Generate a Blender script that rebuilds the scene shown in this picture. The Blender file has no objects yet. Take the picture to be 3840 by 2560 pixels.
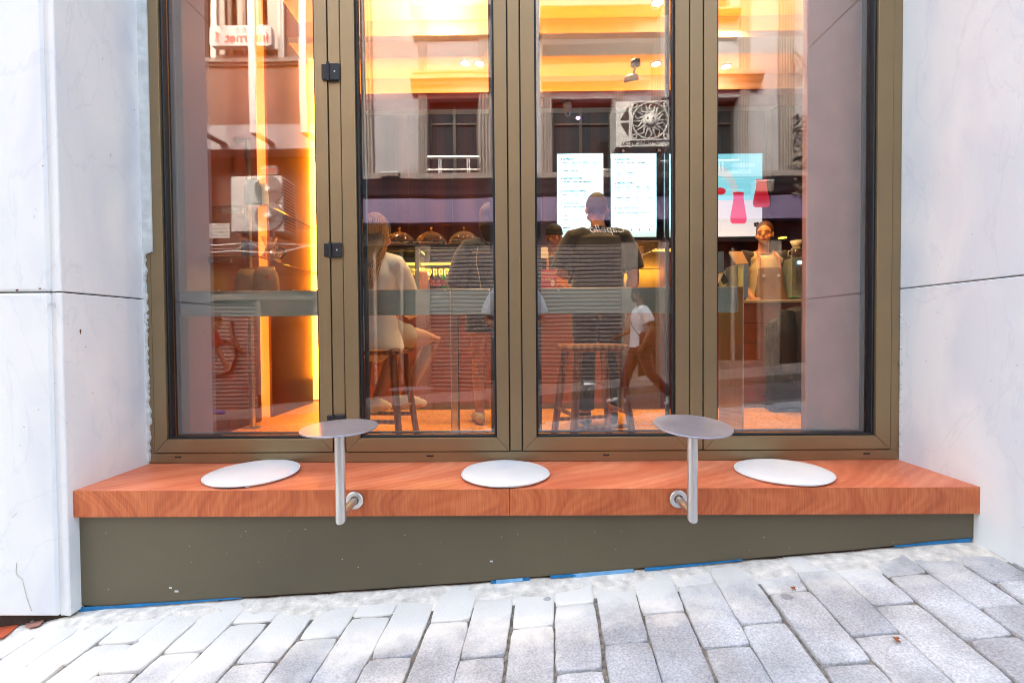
import bpy, math, random
from mathutils import Vector, Matrix, Euler, noise
random.seed(7)
R = math.radians
S = bpy.context.scene
COL = S.collection
# ------------------------------------------------------------ camera
FPX = 1760.0
cam_d = bpy.data.cameras.new('camera'); cam = bpy.data.objects.new('camera', cam_d); COL.objects.link(cam)
cam_d.sensor_width = 36.0; cam_d.lens = 36.0*FPX/3840; cam_d.clip_start = 0.02; cam_d.clip_end = 300
CAM = Vector((0, -2.0, 1.0))
YAW, PITCH, ROLL = R(0.55), R(-1.20), R(0.44)
CR = Matrix.Rotation(YAW, 3, 'Z') @ Matrix.Rotation(R(90)+PITCH, 3, 'X') @ Matrix.Rotation(-ROLL, 3, 'Z')
cam.matrix_world = Matrix.Translation(CAM) @ CR.to_4x4()
S.camera = cam
# ------------------------------------------------------------ sky, sun, exposure
w = bpy.data.worlds.new('World'); S.world = w; w.use_nodes = True
nt = w.node_tree; nt.nodes.clear()
sky = nt.nodes.new('ShaderNodeTexSky'); sky.sky_type = 'NISHITA'; sky.sun_disc = False
SUN_EL, SUN_AZ = R(45), R(-20)
sky.sun_elevation = SUN_EL; sky.sun_rotation = SUN_AZ; sky.dust_density = 6.0; sky.air_density = 1.0; sky.ozone_density = 0.2
bg = nt.nodes.new('ShaderNodeBackground'); bg.inputs['Strength'].default_value = 0.15
wo = nt.nodes.new('ShaderNodeOutputWorld')
wt = nt.nodes.new('ShaderNodeMixRGB'); wt.blend_type = 'MULTIPLY'; wt.inputs[0].default_value = 1; wt.inputs[2].default_value = (1.05, 1.0, 0.90, 1)
nt.links.new(sky.outputs[0], wt.inputs[1]); nt.links.new(wt.outputs[0], bg.inputs[0]); nt.links.new(bg.outputs[0], wo.inputs[0])
sd = bpy.data.lights.new('sun', 'SUN'); sd.energy = 0.5; sd.angle = R(15); sd.color = (1.0, 0.95, 0.88)
sun = bpy.data.objects.new('sun', sd); COL.objects.link(sun)
sdir = Vector((math.sin(SUN_AZ)*math.cos(SUN_EL), math.cos(SUN_AZ)*math.cos(SUN_EL), math.sin(SUN_EL)))
sun.rotation_euler = (-sdir).to_track_quat('-Z', 'Y').to_euler()
S.view_settings.view_transform = 'Standard'; S.view_settings.look = 'None'
S.view_settings.exposure = 3.5; S.view_settings.gamma = 1.0
S.render.engine = 'CYCLES'
S.cycles.use_denoising = True; S.cycles.filter_width = 1.0
S.cycles.max_bounces = 8; S.cycles.diffuse_bounces = 3; S.cycles.glossy_bounces = 4
S.cycles.transparent_max_bounces = 12; S.cycles.transmission_bounces = 6
S.cycles.sample_clamp_indirect = 6.0; S.cycles.caustics_reflective = False; S.cycles.caustics_refractive = False
# ------------------------------------------------------------ layout helpers (pixels of the 3840x2560 photo -> metres)
def W(px, py, D):
    """world point on the vertical plane D metres in front of the camera"""
    d = CR @ Vector(((px-1920)/FPX, -(py-1280)/FPX, -1.0))
    return CAM + d*(D/d.y)
GL = 0.045
def V(px, py, D):
    """world point of something seen mirrored in the shop glass at total path D"""
    p = W(px, py, D); return Vector((p.x, 2*GL-p.y, p.z))
def WZ(px, py, Z):
    d = CR @ Vector(((px-1920)/FPX, -(py-1280)/FPX, -1.0))
    return CAM + d*((Z-1.0)/d.z)
def lerp(a, b, t): return a+(b-a)*t
def interp(tab, x):
    if x <= tab[0][0]:
        a, b = tab[0], tab[1]
    elif x >= tab[-1][0]:
        a, b = tab[-2], tab[-1]
    else:
        for a, b in zip(tab, tab[1:]):
            if x <= b[0]: break
    return a[1]+(b[1]-a[1])*(x-a[0])/(b[0]-a[0])
# ------------------------------------------------------------ materials
def lin(v):
    v = v/255.0
    return v/12.92 if v <= 0.04045 else ((v+0.055)/1.055)**2.4
def C(r, g, b): return (lin(r), lin(g), lin(b), 1.0)
MATS = {}
def nmat(name):
    m = bpy.data.materials.new(name); m.use_nodes = True
    return m, m.node_tree, m.node_tree.nodes['Principled BSDF']
def mat(name, col, rough=0.6, metal=0.0, vary=0.12, vscale=8.0, bump=0.0, bscale=60.0, spec=0.5, emit=None, estr=0.0, stretch=(1,1,1), trans=0.0, ior=1.45, sheen=0.0, rvar=0.0, detail=4.0, bdist=0.004):
    if name in MATS: return MATS[name]
    m, t, p = nmat(name)
    N, L = t.nodes, t.links
    p.inputs['Roughness'].default_value = rough; p.inputs['Metallic'].default_value = metal
    p.inputs['Specular IOR Level'].default_value = spec
    if sheen: p.inputs['Sheen Weight'].default_value = sheen
    if trans: p.inputs['Transmission Weight'].default_value = trans; p.inputs['IOR'].default_value = ior
    tc = N.new('ShaderNodeTexCoord'); mp = N.new('ShaderNodeMapping'); mp.inputs['Scale'].default_value = stretch
    L.new(tc.outputs['Object'], mp.inputs[0])
    nz = N.new('ShaderNodeTexNoise'); nz.inputs['Scale'].default_value = vscale; nz.inputs['Detail'].default_value = detail
    L.new(mp.outputs[0], nz.inputs['Vector'])
    rp = N.new('ShaderNodeValToRGB'); rp.color_ramp.elements[0].position = 0.3; rp.color_ramp.elements[1].position = 0.7
    a = [max(0, c*(1-vary)) for c in col[:3]]+[1]; b = [min(1, c*(1+vary)) for c in col[:3]]+[1]
    rp.color_ramp.elements[0].color = a; rp.color_ramp.elements[1].color = b
    L.new(nz.outputs[0], rp.inputs[0]); L.new(rp.outputs[0], p.inputs['Base Color'])
    if rvar:
        mr = N.new('ShaderNodeMapRange'); mr.inputs['To Min'].default_value = rough-rvar; mr.inputs['To Max'].default_value = rough+rvar
        L.new(nz.outputs[0], mr.inputs['Value']); L.new(mr.outputs[0], p.inputs['Roughness'])
    if bump:
        n2 = N.new('ShaderNodeTexNoise'); n2.inputs['Scale'].default_value = bscale; n2.inputs['Detail'].default_value = 5
        L.new(mp.outputs[0], n2.inputs['Vector'])
        bp = N.new('ShaderNodeBump'); bp.inputs['Strength'].default_value = bump; bp.inputs['Distance'].default_value = bdist
        L.new(n2.outputs[0], bp.inputs['Height']); L.new(bp.outputs[0], p.inputs['Normal'])
    if emit:
        p.inputs['Emission Color'].default_value = emit; p.inputs['Emission Strength'].default_value = estr
    MATS[name] = m; return m
def emis(name, col, s):
    if name in MATS: return MATS[name]
    m, t, p = nmat(name); p.inputs['Base Color'].default_value = col
    p.inputs['Emission Color'].default_value = col; p.inputs['Emission Strength'].default_value = s
    MATS[name] = m; return m
def glass_mat(name, refl, tint, rough=0.0, fres=2.5):
    """coated pane: see-through with a mirror layer that grows towards grazing"""
    m = bpy.data.materials.new(name); m.use_nodes = True; t = m.node_tree; t.nodes.clear(); N, L = t.nodes, t.links
    tr = N.new('ShaderNodeBsdfTransparent'); tr.inputs[0].default_value = tint
    gl = N.new('ShaderNodeBsdfGlossy'); gl.inputs['Color'].default_value = (0.97, 0.97, 1, 1); gl.inputs['Roughness'].default_value = rough
    lw = N.new('ShaderNodeLayerWeight'); lw.inputs['Blend'].default_value = 0.5
    pw = N.new('ShaderNodeMath'); pw.operation = 'POWER'; pw.inputs[1].default_value = fres
    if name == 'window_glass':   # float glass is never perfectly flat
        tc = N.new('ShaderNodeTexCoord'); nz = N.new('ShaderNodeTexNoise'); nz.inputs['Scale'].default_value = 1.7; nz.inputs['Detail'].default_value = 1.5; L.new(tc.outputs['Object'], nz.inputs['Vector'])
        bp = N.new('ShaderNodeBump'); bp.inputs['Strength'].default_value = 1.0; bp.inputs['Distance'].default_value = 0.0009; L.new(nz.outputs[0], bp.inputs['Height']); L.new(bp.outputs[0], gl.inputs['Normal'])
    ml = N.new('ShaderNodeMath'); ml.operation = 'MULTIPLY_ADD'; ml.inputs[1].default_value = 1-refl; ml.inputs[2].default_value = refl; ml.use_clamp = True
    mx = N.new('ShaderNodeMixShader'); o = N.new('ShaderNodeOutputMaterial')
    L.new(lw.outputs['Facing'], pw.inputs[0]); L.new(pw.outputs[0], ml.inputs[0]); L.new(ml.outputs[0], mx.inputs[0])
    L.new(tr.outputs[0], mx.inputs[1]); L.new(gl.outputs[0], mx.inputs[2]); L.new(mx.outputs[0], o.inputs[0])
    return m
def grain(name, c1, c2, c3, ang=0.0, lines=6.0, swirl=5.5, rough=0.5, ns=(1.5, 1.0, 2.2)):
    """timber whose growth lines run across X with cathedral arcs"""
    m, t, p = nmat(name); N, L = t.nodes, t.links
    tc = N.new('ShaderNodeTexCoord'); mp = N.new('ShaderNodeMapping'); mp.inputs['Rotation'].default_value = (0, 0, ang); L.new(tc.outputs['Object'], mp.inputs[0])
    sp = N.new('ShaderNodeSeparateXYZ'); L.new(mp.outputs[0], sp.inputs[0])
    ms = N.new('ShaderNodeMapping'); ms.inputs['Scale'].default_value = ns; L.new(mp.outputs[0], ms.inputs[0])
    n1 = N.new('ShaderNodeTexNoise'); n1.inputs['Scale'].default_value = 1.5; n1.inputs['Detail'].default_value = 1.2; L.new(ms.outputs[0], n1.inputs['Vector'])
    def mth(op, a, b=0.0):
        n = N.new('ShaderNodeMath'); n.operation = op
        for i, v in enumerate((a, b)):
            if isinstance(v, (int, float)): n.inputs[i].default_value = v
            else: L.new(v, n.inputs[i])
        return n.outputs[0]
    ph = mth('ADD', mth('MULTIPLY', sp.outputs['X'], lines), mth('MULTIPLY', n1.outputs[0], swirl))
    w1 = mth('POWER', mth('ADD', mth('MULTIPLY', mth('SINE', mth('MULTIPLY', ph, 6.283)), 0.5), 0.5), 1.6)
    w2 = mth('ADD', mth('MULTIPLY', mth('SINE', mth('MULTIPLY', ph, 23.0)), 0.5), 0.5)
    mf = N.new('ShaderNodeMapping'); mf.inputs['Scale'].default_value = (1, 0.05, 0.05); L.new(mp.outputs[0], mf.inputs[0])
    nf = N.new('ShaderNodeTexNoise'); nf.inputs['Scale'].default_value = 320; nf.inputs['Detail'].default_value = 2; L.new(mf.outputs[0], nf.inputs['Vector'])
    nb = N.new('ShaderNodeTexNoise'); nb.inputs['Scale'].default_value = 2.6; nb.inputs['Detail'].default_value = 2; L.new(mp.outputs[0], nb.inputs['Vector'])
    s = mth('ADD', mth('ADD', mth('MULTIPLY', w1, 0.12), mth('MULTIPLY', w2, 0.09)), mth('ADD', mth('MULTIPLY', nf.outputs[0], 0.46), mth('MULTIPLY', nb.outputs[0], 0.40)))
    rp = N.new('ShaderNodeValToRGB'); e = rp.color_ramp.elements; e[0].position = 0.28; e[0].color = c1; e[1].position = 0.80; e[1].color = c3; q = e.new(0.54); q.color = c2
    L.new(s, rp.inputs[0]); L.new(rp.outputs[0], p.inputs['Base Color']); p.inputs['Roughness'].default_value = rough
    bp = N.new('ShaderNodeBump'); bp.inputs['Strength'].default_value = 0.12; bp.inputs['Distance'].default_value = 0.002; L.new(nf.outputs[0], bp.inputs['Height']); L.new(bp.outputs[0], p.inputs['Normal'])
    return m
def wood(name, c1, c2, c3, scale=(1, 1, 1), rot=(0, 0, 0), rough=0.45, wave=6.0, dist=6.0, dscale=1.2, fine=180.0, bump=0.08, gloss=0.5):
    m, t, p = nmat(name); N, L = t.nodes, t.links
    tc = N.new('ShaderNodeTexCoord'); mp = N.new('ShaderNodeMapping'); mp.inputs['Scale'].default_value = scale; mp.inputs['Rotation'].default_value = rot
    L.new(tc.outputs['Object'], mp.inputs[0])
    wv = N.new('ShaderNodeTexWave'); wv.inputs['Scale'].default_value = wave; wv.inputs['Distortion'].default_value = dist
    wv.inputs['Detail'].default_value = 3; wv.inputs['Detail Scale'].default_value = dscale; wv.bands_direction = 'X'
    L.new(mp.outputs[0], wv.inputs['Vector'])
    m2 = N.new('ShaderNodeMapping'); m2.inputs['Scale'].default_value = (1, 0.04, 0.04)
    L.new(mp.outputs[0], m2.inputs[0])
    nf = N.new('ShaderNodeTexNoise'); nf.inputs['Scale'].default_value = fine; nf.inputs['Detail'].default_value = 3; L.new(m2.outputs[0], nf.inputs['Vector'])
    nb = N.new('ShaderNodeTexNoise'); nb.inputs['Scale'].default_value = 2.2; nb.inputs['Detail'].default_value = 3; L.new(mp.outputs[0], nb.inputs['Vector'])
    def mth(op, a, b):
        n = N.new('ShaderNodeMath'); n.operation = op
        for i, v in enumerate((a, b)):
            if isinstance(v, (int, float)): n.inputs[i].default_value = v
            else: L.new(v, n.inputs[i])
        return n.outputs[0]
    s = mth('ADD', mth('ADD', mth('MULTIPLY', wv.outputs['Fac'], 0.34), mth('MULTIPLY', nf.outputs[0], 0.38)), mth('MULTIPLY', nb.outputs[0], 0.36))
    rp = N.new('ShaderNodeValToRGB'); e = rp.color_ramp.elements
    e[0].position = 0.28; e[0].color = c1; e[1].position = 0.78; e[1].color = c3
    q = e.new(0.52); q.color = c2
    L.new(s, rp.inputs[0]); L.new(rp.outputs[0], p.inputs['Base Color'])
    p.inputs['Roughness'].default_value = rough; p.inputs['Specular IOR Level'].default_value = gloss
    bp = N.new('ShaderNodeBump'); bp.inputs['Strength'].default_value = bump; bp.inputs['Distance'].default_value = 0.002
    L.new(nf.outputs[0], bp.inputs['Height']); L.new(bp.outputs[0], p.inputs['Normal'])
    return m
# ------------------------------------------------------------ mesh builder
class MB:
    def __init__(s): s.v = []; s.f = []; s.mi = []; s.sm = []; s.ms = []
    def _m(s, m):
        if m is None: return 0
        if m not in s.ms: s.ms.append(m)
        return s.ms.index(m)
    def add(s, vs, fs, m=None, smooth=False):
        o = len(s.v); s.v += [tuple(v) for v in vs]; k = s._m(m)
        for f in fs: s.f.append(tuple(o+i for i in f)); s.mi.append(k); s.sm.append(smooth)
        return s
    def box(s, a, b, m=None, M=None):
        x0, y0, z0 = (min(a[i], b[i]) for i in range(3)); x1, y1, z1 = (max(a[i], b[i]) for i in range(3))
        vs = [(x0,y0,z0),(x1,y0,z0),(x1,y1,z0),(x0,y1,z0),(x0,y0,z1),(x1,y0,z1),(x1,y1,z1),(x0,y1,z1)]
        if M is not None: vs = [M @ Vector(v) for v in vs]
        return s.add(vs, [(0,3,2,1),(4,5,6,7),(0,1,5,4),(1,2,6,5),(2,3,7,6),(3,0,4,7)], m)
    def bbox(s, a, b, r, m=None, M=None):
        """box with chamfered edges"""
        x0, y0, z0 = (min(a[i], b[i]) for i in range(3)); x1, y1, z1 = (max(a[i], b[i]) for i in range(3))
        r = min(r, (x1-x0)/2.01, (y1-y0)/2.01, (z1-z0)/2.01)
        vs = []; idx = {}
        for sx in (0, 1):
            for sy in (0, 1):
                for sz in (0, 1):
                    X = (x0, x1)[sx]; Y = (y0, y1)[sy]; Z = (z0, z1)[sz]; dx = r*(1-2*sx); dy = r*(1-2*sy); dz = r*(1-2*sz)
                    for k, q in enumerate(((X, Y+dy, Z+dz), (X+dx, Y, Z+dz), (X+dx, Y+dy, Z))):
                        idx[(sx, sy, sz, k)] = len(vs); vs.append(q)
        I = idx; fs = []
        for sx in (0, 1): fs.append([I[(sx,0,0,0)], I[(sx,1,0,0)], I[(sx,1,1,0)], I[(sx,0,1,0)]])
        for sy in (0, 1): fs.append([I[(0,sy,0,1)], I[(1,sy,0,1)], I[(1,sy,1,1)], I[(0,sy,1,1)]])
        for sz in (0, 1): fs.append([I[(0,0,sz,2)], I[(1,0,sz,2)], I[(1,1,sz,2)], I[(0,1,sz,2)]])
        for a_ in (0, 1):
            for b_ in (0, 1):
                fs.append([I[(a_,b_,0,0)], I[(a_,b_,0,1)], I[(a_,b_,1,1)], I[(a_,b_,1,0)]])
                fs.append([I[(a_,0,b_,0)], I[(a_,0,b_,2)], I[(a_,1,b_,2)], I[(a_,1,b_,0)]])
                fs.append([I[(0,a_,b_,1)], I[(0,a_,b_,2)], I[(1,a_,b_,2)], I[(1,a_,b_,1)]])
        for sx in (0, 1):
            for sy in (0, 1):
                for sz in (0, 1): fs.append([I[(sx,sy,sz,k)] for k in range(3)])
        c = Vector(((x0+x1)/2, (y0+y1)/2, (z0+z1)/2)); out = []
        for f in fs:
            P = [Vector(vs[i]) for i in f]; n = (P[1]-P[0]).cross(P[2]-P[0]); g = sum(P, Vector())/len(P)
            out.append(f if n.dot(g-c) > 0 else f[::-1])
        if M is not None: vs = [M @ Vector(v) for v in vs]
        return s.add(vs, out, m)
    def tube(s, pts, rad, n=12, m=None, cap=True, smooth=True, up=None, flat=1.0, closed=False):
        pts = [Vector(p) for p in pts]; k = len(pts)
        if isinstance(rad, (int, float)): rad = [rad]*k
        vs = []; fs = []; ref = None
        for i, p in enumerate(pts):
            if closed: t = (pts[(i+1) % k]-pts[i-1]).normalized()
            else: t = (pts[min(i+1, k-1)]-pts[max(i-1, 0)]).normalized()
            if ref is None:
                u = Vector(up) if up else (Vector((0,0,1)) if abs(t.z) < 0.9 else Vector((1,0,0)))
            else: u = ref
            a = (u-t*u.dot(t)).normalized(); b = t.cross(a).normalized(); ref = a
            for j in range(n):
                an = 2*math.pi*j/n; r = rad[i]
                rx, ry = r if isinstance(r, tuple) else (r, r*flat)
                vs.append(p+a*math.cos(an)*rx+b*math.sin(an)*ry)
        K = k if closed else k-1
        for i in range(K):
            for j in range(n):
                a0 = i*n+j; a1 = i*n+(j+1) % n; b0 = ((i+1) % k)*n+j; b1 = ((i+1) % k)*n+(j+1) % n
                fs.append((a0, a1, b1, b0))
        s.add(vs, fs, m, smooth)
        if cap and not closed:
            s.add(vs[:n], [tuple(range(n))[::-1]], m); s.add(vs[-n:], [tuple(range(n))], m)
        return s
    def lathe(s, prof, c=(0,0,0), n=24, m=None, smooth=True, M=None, ax='z', closed=False):
        vs = []; fs = []; k = len(prof)
        for r, z in prof:
            for j in range(n):
                an = 2*math.pi*j/n; x, y = r*math.cos(an), r*math.sin(an)
                q = Vector((x, y, z)) if ax == 'z' else Vector((x, z, -y))
                q = q+Vector(c); vs.append(M @ q if M is not None else q)
        for i in range(k-1 if not closed else k):
            i2 = (i+1) % k
            for j in range(n): fs.append((i*n+j, i*n+(j+1) % n, i2*n+(j+1) % n, i2*n+j))
        s.add(vs, fs, m, smooth)
        if not closed:
            if prof[0][0] > 1e-6: s.add(vs[:n], [tuple(range(n))[::-1]], m)
            if prof[-1][0] > 1e-6: s.add(vs[-n:], [tuple(range(n))], m)
        return s
    def ell(s, c, r, n=16, k=10, m=None, M=None):
        vs = []; fs = []
        for i in range(k+1):
            th = math.pi*i/k
            for j in range(n):
                an = 2*math.pi*j/n
                q = Vector((r[0]*math.sin(th)*math.cos(an), r[1]*math.sin(th)*math.sin(an), r[2]*math.cos(th)))
                if M is not None: q = M @ q
                vs.append(q+Vector(c))
        for i in range(k):
            for j in range(n): fs.append((i*n+j, (i+1)*n+j, (i+1)*n+(j+1) % n, i*n+(j+1) % n))
        return s.add(vs, fs, m, True)
    def prism(s, poly, d, m=None, smooth=False):
        """poly: list of 3D points (planar), d: extrusion vector"""
        n = len(poly); P = [Vector(p) for p in poly]; Q = [p+Vector(d) for p in P]
        nn = Vector()
        for i in range(n): nn += P[i].cross(P[(i+1) % n])
        fl = nn.dot(Vector(d)) > 0
        top = tuple(range(n, 2*n)); bot = tuple(range(n))[::-1]
        sides = [(i, (i+1) % n, n+(i+1) % n, n+i) for i in range(n)]
        fs = [top, bot]+sides
        if not fl: fs = [f[::-1] for f in fs]
        return s.add(P+Q, fs, m, smooth)
    def build(s, name, m=None, parent=None, loc=None, rem=None, bev=0, smooth=None):
        me = bpy.data.meshes.new(name)
        org = Vector(loc) if loc is not None else Vector((0,0,0))
        if parent is not None: org = org+parent['_o'] if False else org
        me.from_pydata([tuple(Vector(v)-org) for v in s.v], [], s.f)
        ms = s.ms if s.ms else [m]
        for q in ms: me.materials.append(q)
        if s.ms:
            for i, p in enumerate(me.polygons): p.material_index = s.mi[i]
        for i, p in enumerate(me.polygons): p.use_smooth = s.sm[i] if smooth is None else smooth
        me.validate(); me.update()
        o = bpy.data.objects.new(name, me); COL.objects.link(o); o.location = org
        if rem:
            bake_mods(o, rem)
        if parent is not None: setparent(o, parent)
        if bev:
            b = o.modifiers.new('bevel', 'BEVEL'); b.width = bev; b.segments = 2; b.limit_method = 'ANGLE'; b.angle_limit = R(40)
        return o
def setparent(o, p):
    pw = Vector(p.location); q = p.parent
    while q is not None: pw += Vector(q.location); q = q.parent
    o.parent = p; o.location = Vector(o.location)-pw
def bake_mods(o, rem):
    vox, it = rem
    md = o.modifiers.new('r', 'REMESH'); md.mode = 'VOXEL'; md.voxel_size = vox; md.use_smooth_shade = True
    ms = o.modifiers.new('s', 'SMOOTH'); ms.iterations = it; ms.factor = 0.5
    dg = bpy.context.evaluated_depsgraph_get(); dg.update()
    me = bpy.data.meshes.new_from_object(o.evaluated_get(dg))
    old = o.data; mats = list(old.materials); o.modifiers.clear(); o.data = me
    if len(me.materials) == 0:
        for q in mats: me.materials.append(q)
    for p in me.polygons: p.use_smooth = True
def thing(name, label, cat, loc=(0,0,0), group=None):
    o = bpy.data.objects.new(name, None); COL.objects.link(o); o.location = loc; o.empty_display_size = 0.05
    o['kind'] = 'thing'
    return tag(o, label, cat, group)
def tag(o, label, cat, group=None, kind=None):
    if label: o['label'] = label
    if cat: o['category'] = cat
    if group: o['group'] = group
    if kind: o['kind'] = kind
    return o
def struct(o, label=None, cat=None):
    o['kind'] = 'structure'
    if label: o['label'] = label
    if cat: o['category'] = cat
    return o
def lab(o, t): o['label'] = t; return o
def split_pieces(name):
    """give every loose piece of the named meshes an object of its own"""
    for o in [x for x in bpy.data.objects if x.type == 'MESH' and x.name.split('.')[0] == name]:
        me = o.data; par = list(range(len(me.vertices)))
        def find(a):
            while par[a] != a: par[a] = par[par[a]]; a = par[a]
            return a
        for e in me.edges:
            a, b = find(e.vertices[0]), find(e.vertices[1])
            if a != b: par[a] = b
        gr_ = {}
        for p in me.polygons: gr_.setdefault(find(p.vertices[0]), []).append(p)
        if len(gr_) < 2: continue
        first = True
        for ps in gr_.values():
            ids = sorted({v for p in ps for v in p.vertices}); mp = {v: i for i, v in enumerate(ids)}
            m2 = bpy.data.meshes.new(name); m2.from_pydata([me.vertices[v].co[:] for v in ids], [], [[mp[v] for v in p.vertices] for p in ps])
            for q in me.materials: m2.materials.append(q)
            for a, b in zip(m2.polygons, ps): a.material_index = b.material_index; a.use_smooth = b.use_smooth
            m2.update()
            if first: tgt = o; first = False; tgt_me = m2
            else:
                c = o.copy(); c.data = m2; COL.objects.link(c)
        o.data = tgt_me
def copy_tree(o, parent=None):
    c = o.copy(); COL.objects.link(c); c.parent = parent
    for ch in [x for x in bpy.data.objects if x.parent == o]: copy_tree(ch, c)
    return c
FRONT = Matrix(((1,0,0),(0,0,1),(0,1,0)))     # text facing -Y (towards the camera side)
FRONT = Matrix(((1,0,0),(0,0,-1),(0,1,0)))
STREET = Matrix(((-1,0,0),(0,0,1),(0,1,0)))   # text facing +Y (towards the shop window)
def text(mb, s, size, loc, M, m=None, align='LEFT', ext=0.0, shear=0.0, spacing=1.0, bold=0.0, rot=0.0):
    cu = bpy.data.curves.new('t', 'FONT'); cu.body = s; cu.size = size; cu.align_x = align; cu.extrude = ext; cu.shear = shear
    cu.space_character = spacing; cu.offset = bold; cu.resolution_u = 2
    ob = bpy.data.objects.new('t', cu)
    me = ob.to_mesh(); MM = M @ Matrix.Rotation(rot, 3, 'Z')
    vs = [Vector(loc)+MM @ v.co for v in me.vertices]; fs = [tuple(p.vertices) for p in me.polygons]
    if vs: mb.add(vs, fs, m)
    ob.to_mesh_clear(); bpy.data.objects.remove(ob); bpy.data.curves.remove(cu)
# ============================================================ materials of the front
m_marble, _t, _p = nmat('marble')
def _marble(t, p):
    N, L = t.nodes, t.links
    tc = N.new('ShaderNodeTexCoord')
    mp = N.new('ShaderNodeMapping'); mp.inputs['Rotation'].default_value = (0.5, 0.6, 0.4); mp.inputs['Scale'].default_value = (1.0, 1.0, 0.45); L.new(tc.outputs['Object'], mp.inputs[0])
    n1 = N.new('ShaderNodeTexNoise'); n1.inputs['Scale'].default_value = 3.2; n1.inputs['Detail'].default_value = 8; n1.inputs['Distortion'].default_value = 0.8; L.new(mp.outputs[0], n1.inputs['Vector'])
    r1 = N.new('ShaderNodeValToRGB'); r1.color_ramp.elements[0].position = 0.34; r1.color_ramp.elements[1].position = 0.56
    r1.color_ramp.elements[0].color = C(222, 227, 230); r1.color_ramp.elements[1].color = C(238, 240, 237); L.new(n1.outputs[0], r1.inputs[0])
    n2 = N.new('ShaderNodeTexNoise'); n2.inputs['Scale'].default_value = 2.4; n2.inputs['Detail'].default_value = 10; n2.inputs['Distortion'].default_value = 2.2; L.new(mp.outputs[0], n2.inputs['Vector'])
    r2 = N.new('ShaderNodeValToRGB'); e = r2.color_ramp.elements; e[0].position = 0.485; e[1].position = 0.515
    e[0].color = (0, 0, 0, 1); e[1].color = (0, 0, 0, 1); q = e.new(0.5); q.color = (1, 1, 1, 1); L.new(n2.outputs[0], r2.inputs[0])
    mx = N.new('ShaderNodeMixRGB'); mx.blend_type = 'MIX'; mx.inputs[2].default_value = C(178, 184, 196)
    ml = N.new('ShaderNodeMath'); ml.operation = 'MULTIPLY'; ml.inputs[1].default_value = 0.14; L.new(r2.outputs[0], ml.inputs[0]); L.new(ml.outputs[0], mx.inputs[0]); L.new(r1.outputs[0], mx.inputs[1])
    # dirt specks and ochre stains
    n3 = N.new('ShaderNodeTexNoise'); n3.inputs['Scale'].default_value = 38; n3.inputs['Detail'].default_value = 6; L.new(tc.outputs['Object'], n3.inputs['Vector'])
    r3 = N.new('ShaderNodeValToRGB'); r3.color_ramp.elements[0].position = 0.70; r3.color_ramp.elements[1].position = 0.78; L.new(n3.outputs[0], r3.inputs[0])
    m3 = N.new('ShaderNodeMixRGB'); m3.inputs[2].default_value = C(150, 138, 120); ml3 = N.new('ShaderNodeMath'); ml3.operation = 'MULTIPLY'; ml3.inputs[1].default_value = 0.5
    L.new(r3.outputs[0], ml3.inputs[0]); L.new(ml3.outputs[0], m3.inputs[0]); L.new(mx.outputs[0], m3.inputs[1])
    L.new(m3.outputs[0], p.inputs['Base Color']); p.inputs['Roughness'].default_value = 0.55
    nb = N.new('ShaderNodeTexNoise'); nb.inputs['Scale'].default_value = 90; nb.inputs['Detail'].default_value = 6; L.new(tc.outputs['Object'], nb.inputs['Vector'])
    bp = N.new('ShaderNodeBump'); bp.inputs['Strength'].default_value = 0.18; bp.inputs['Distance'].default_value = 0.003; L.new(nb.outputs[0], bp.inputs['Height']); L.new(bp.outputs[0], p.inputs['Normal'])
_marble(_t, _p)
m_joint = mat('joint_dark', C(58, 46, 38), 0.9, vary=0.4, vscale=30)
m_plaster = mat('filler', C(214, 222, 220), 0.8, vary=0.12, vscale=20, bump=0.4, bscale=80)
m_bronze = mat('bronze_metal', C(150, 131, 99), 0.42, 0.7, vary=0.05, vscale=5, bump=0.03, bscale=900, bdist=0.001)
m_black = mat('black_rubber', C(22, 24, 28), 0.5, vary=0.2)
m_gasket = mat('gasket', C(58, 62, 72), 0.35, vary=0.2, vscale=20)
m_bench = grain('bench_front', C(218, 130, 78), C(196, 102, 56), C(162, 76, 40))
m_benchtop = grain('bench_top', C(236, 152, 112), C(214, 116, 78), C(186, 88, 56), ang=0.9, lines=6.0, swirl=4.0, rough=0.42, ns=(1, .6, 1))
m_panel = mat('base_panel_paint', C(94, 87, 66), 0.40, 0.0, vary=0.14, vscale=1.6, spec=0.5, bump=0.05, bscale=500, bdist=0.001, rvar=0.12, detail=9)
m_blue = mat('blue_film', C(16, 118, 176), 0.35, vary=0.25, vscale=25)
m_bluelight = mat('light_blue_film', C(120, 175, 215), 0.4, vary=0.2, vscale=30)
m_steel = mat('brushed_steel', C(214, 212, 208), 0.30, 0.92, vary=0.10, vscale=60, stretch=(1, 1, 0.06), bump=0.05, bscale=300, bdist=0.0008)
m_steeltop = mat('steel_top', C(172, 173, 186), 0.38, 0.75, vary=0.10, vscale=14, rvar=0.06, bump=0.04, bscale=240, bdist=0.0008)
m_cushion = mat('white_leatherette', C(226, 226, 222), 0.42, vary=0.02, bump=0.15, bscale=420, bdist=0.001)
m_mortar = mat('mortar', C(226, 220, 206), 0.95, vary=0.25, vscale=26, bump=0.9, bscale=110, bdist=0.006)
m_grout = mat('joint_sand', C(128, 122, 112), 0.95, vary=0.5, vscale=60, bump=1.0, bscale=160, bdist=0.006)
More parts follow.
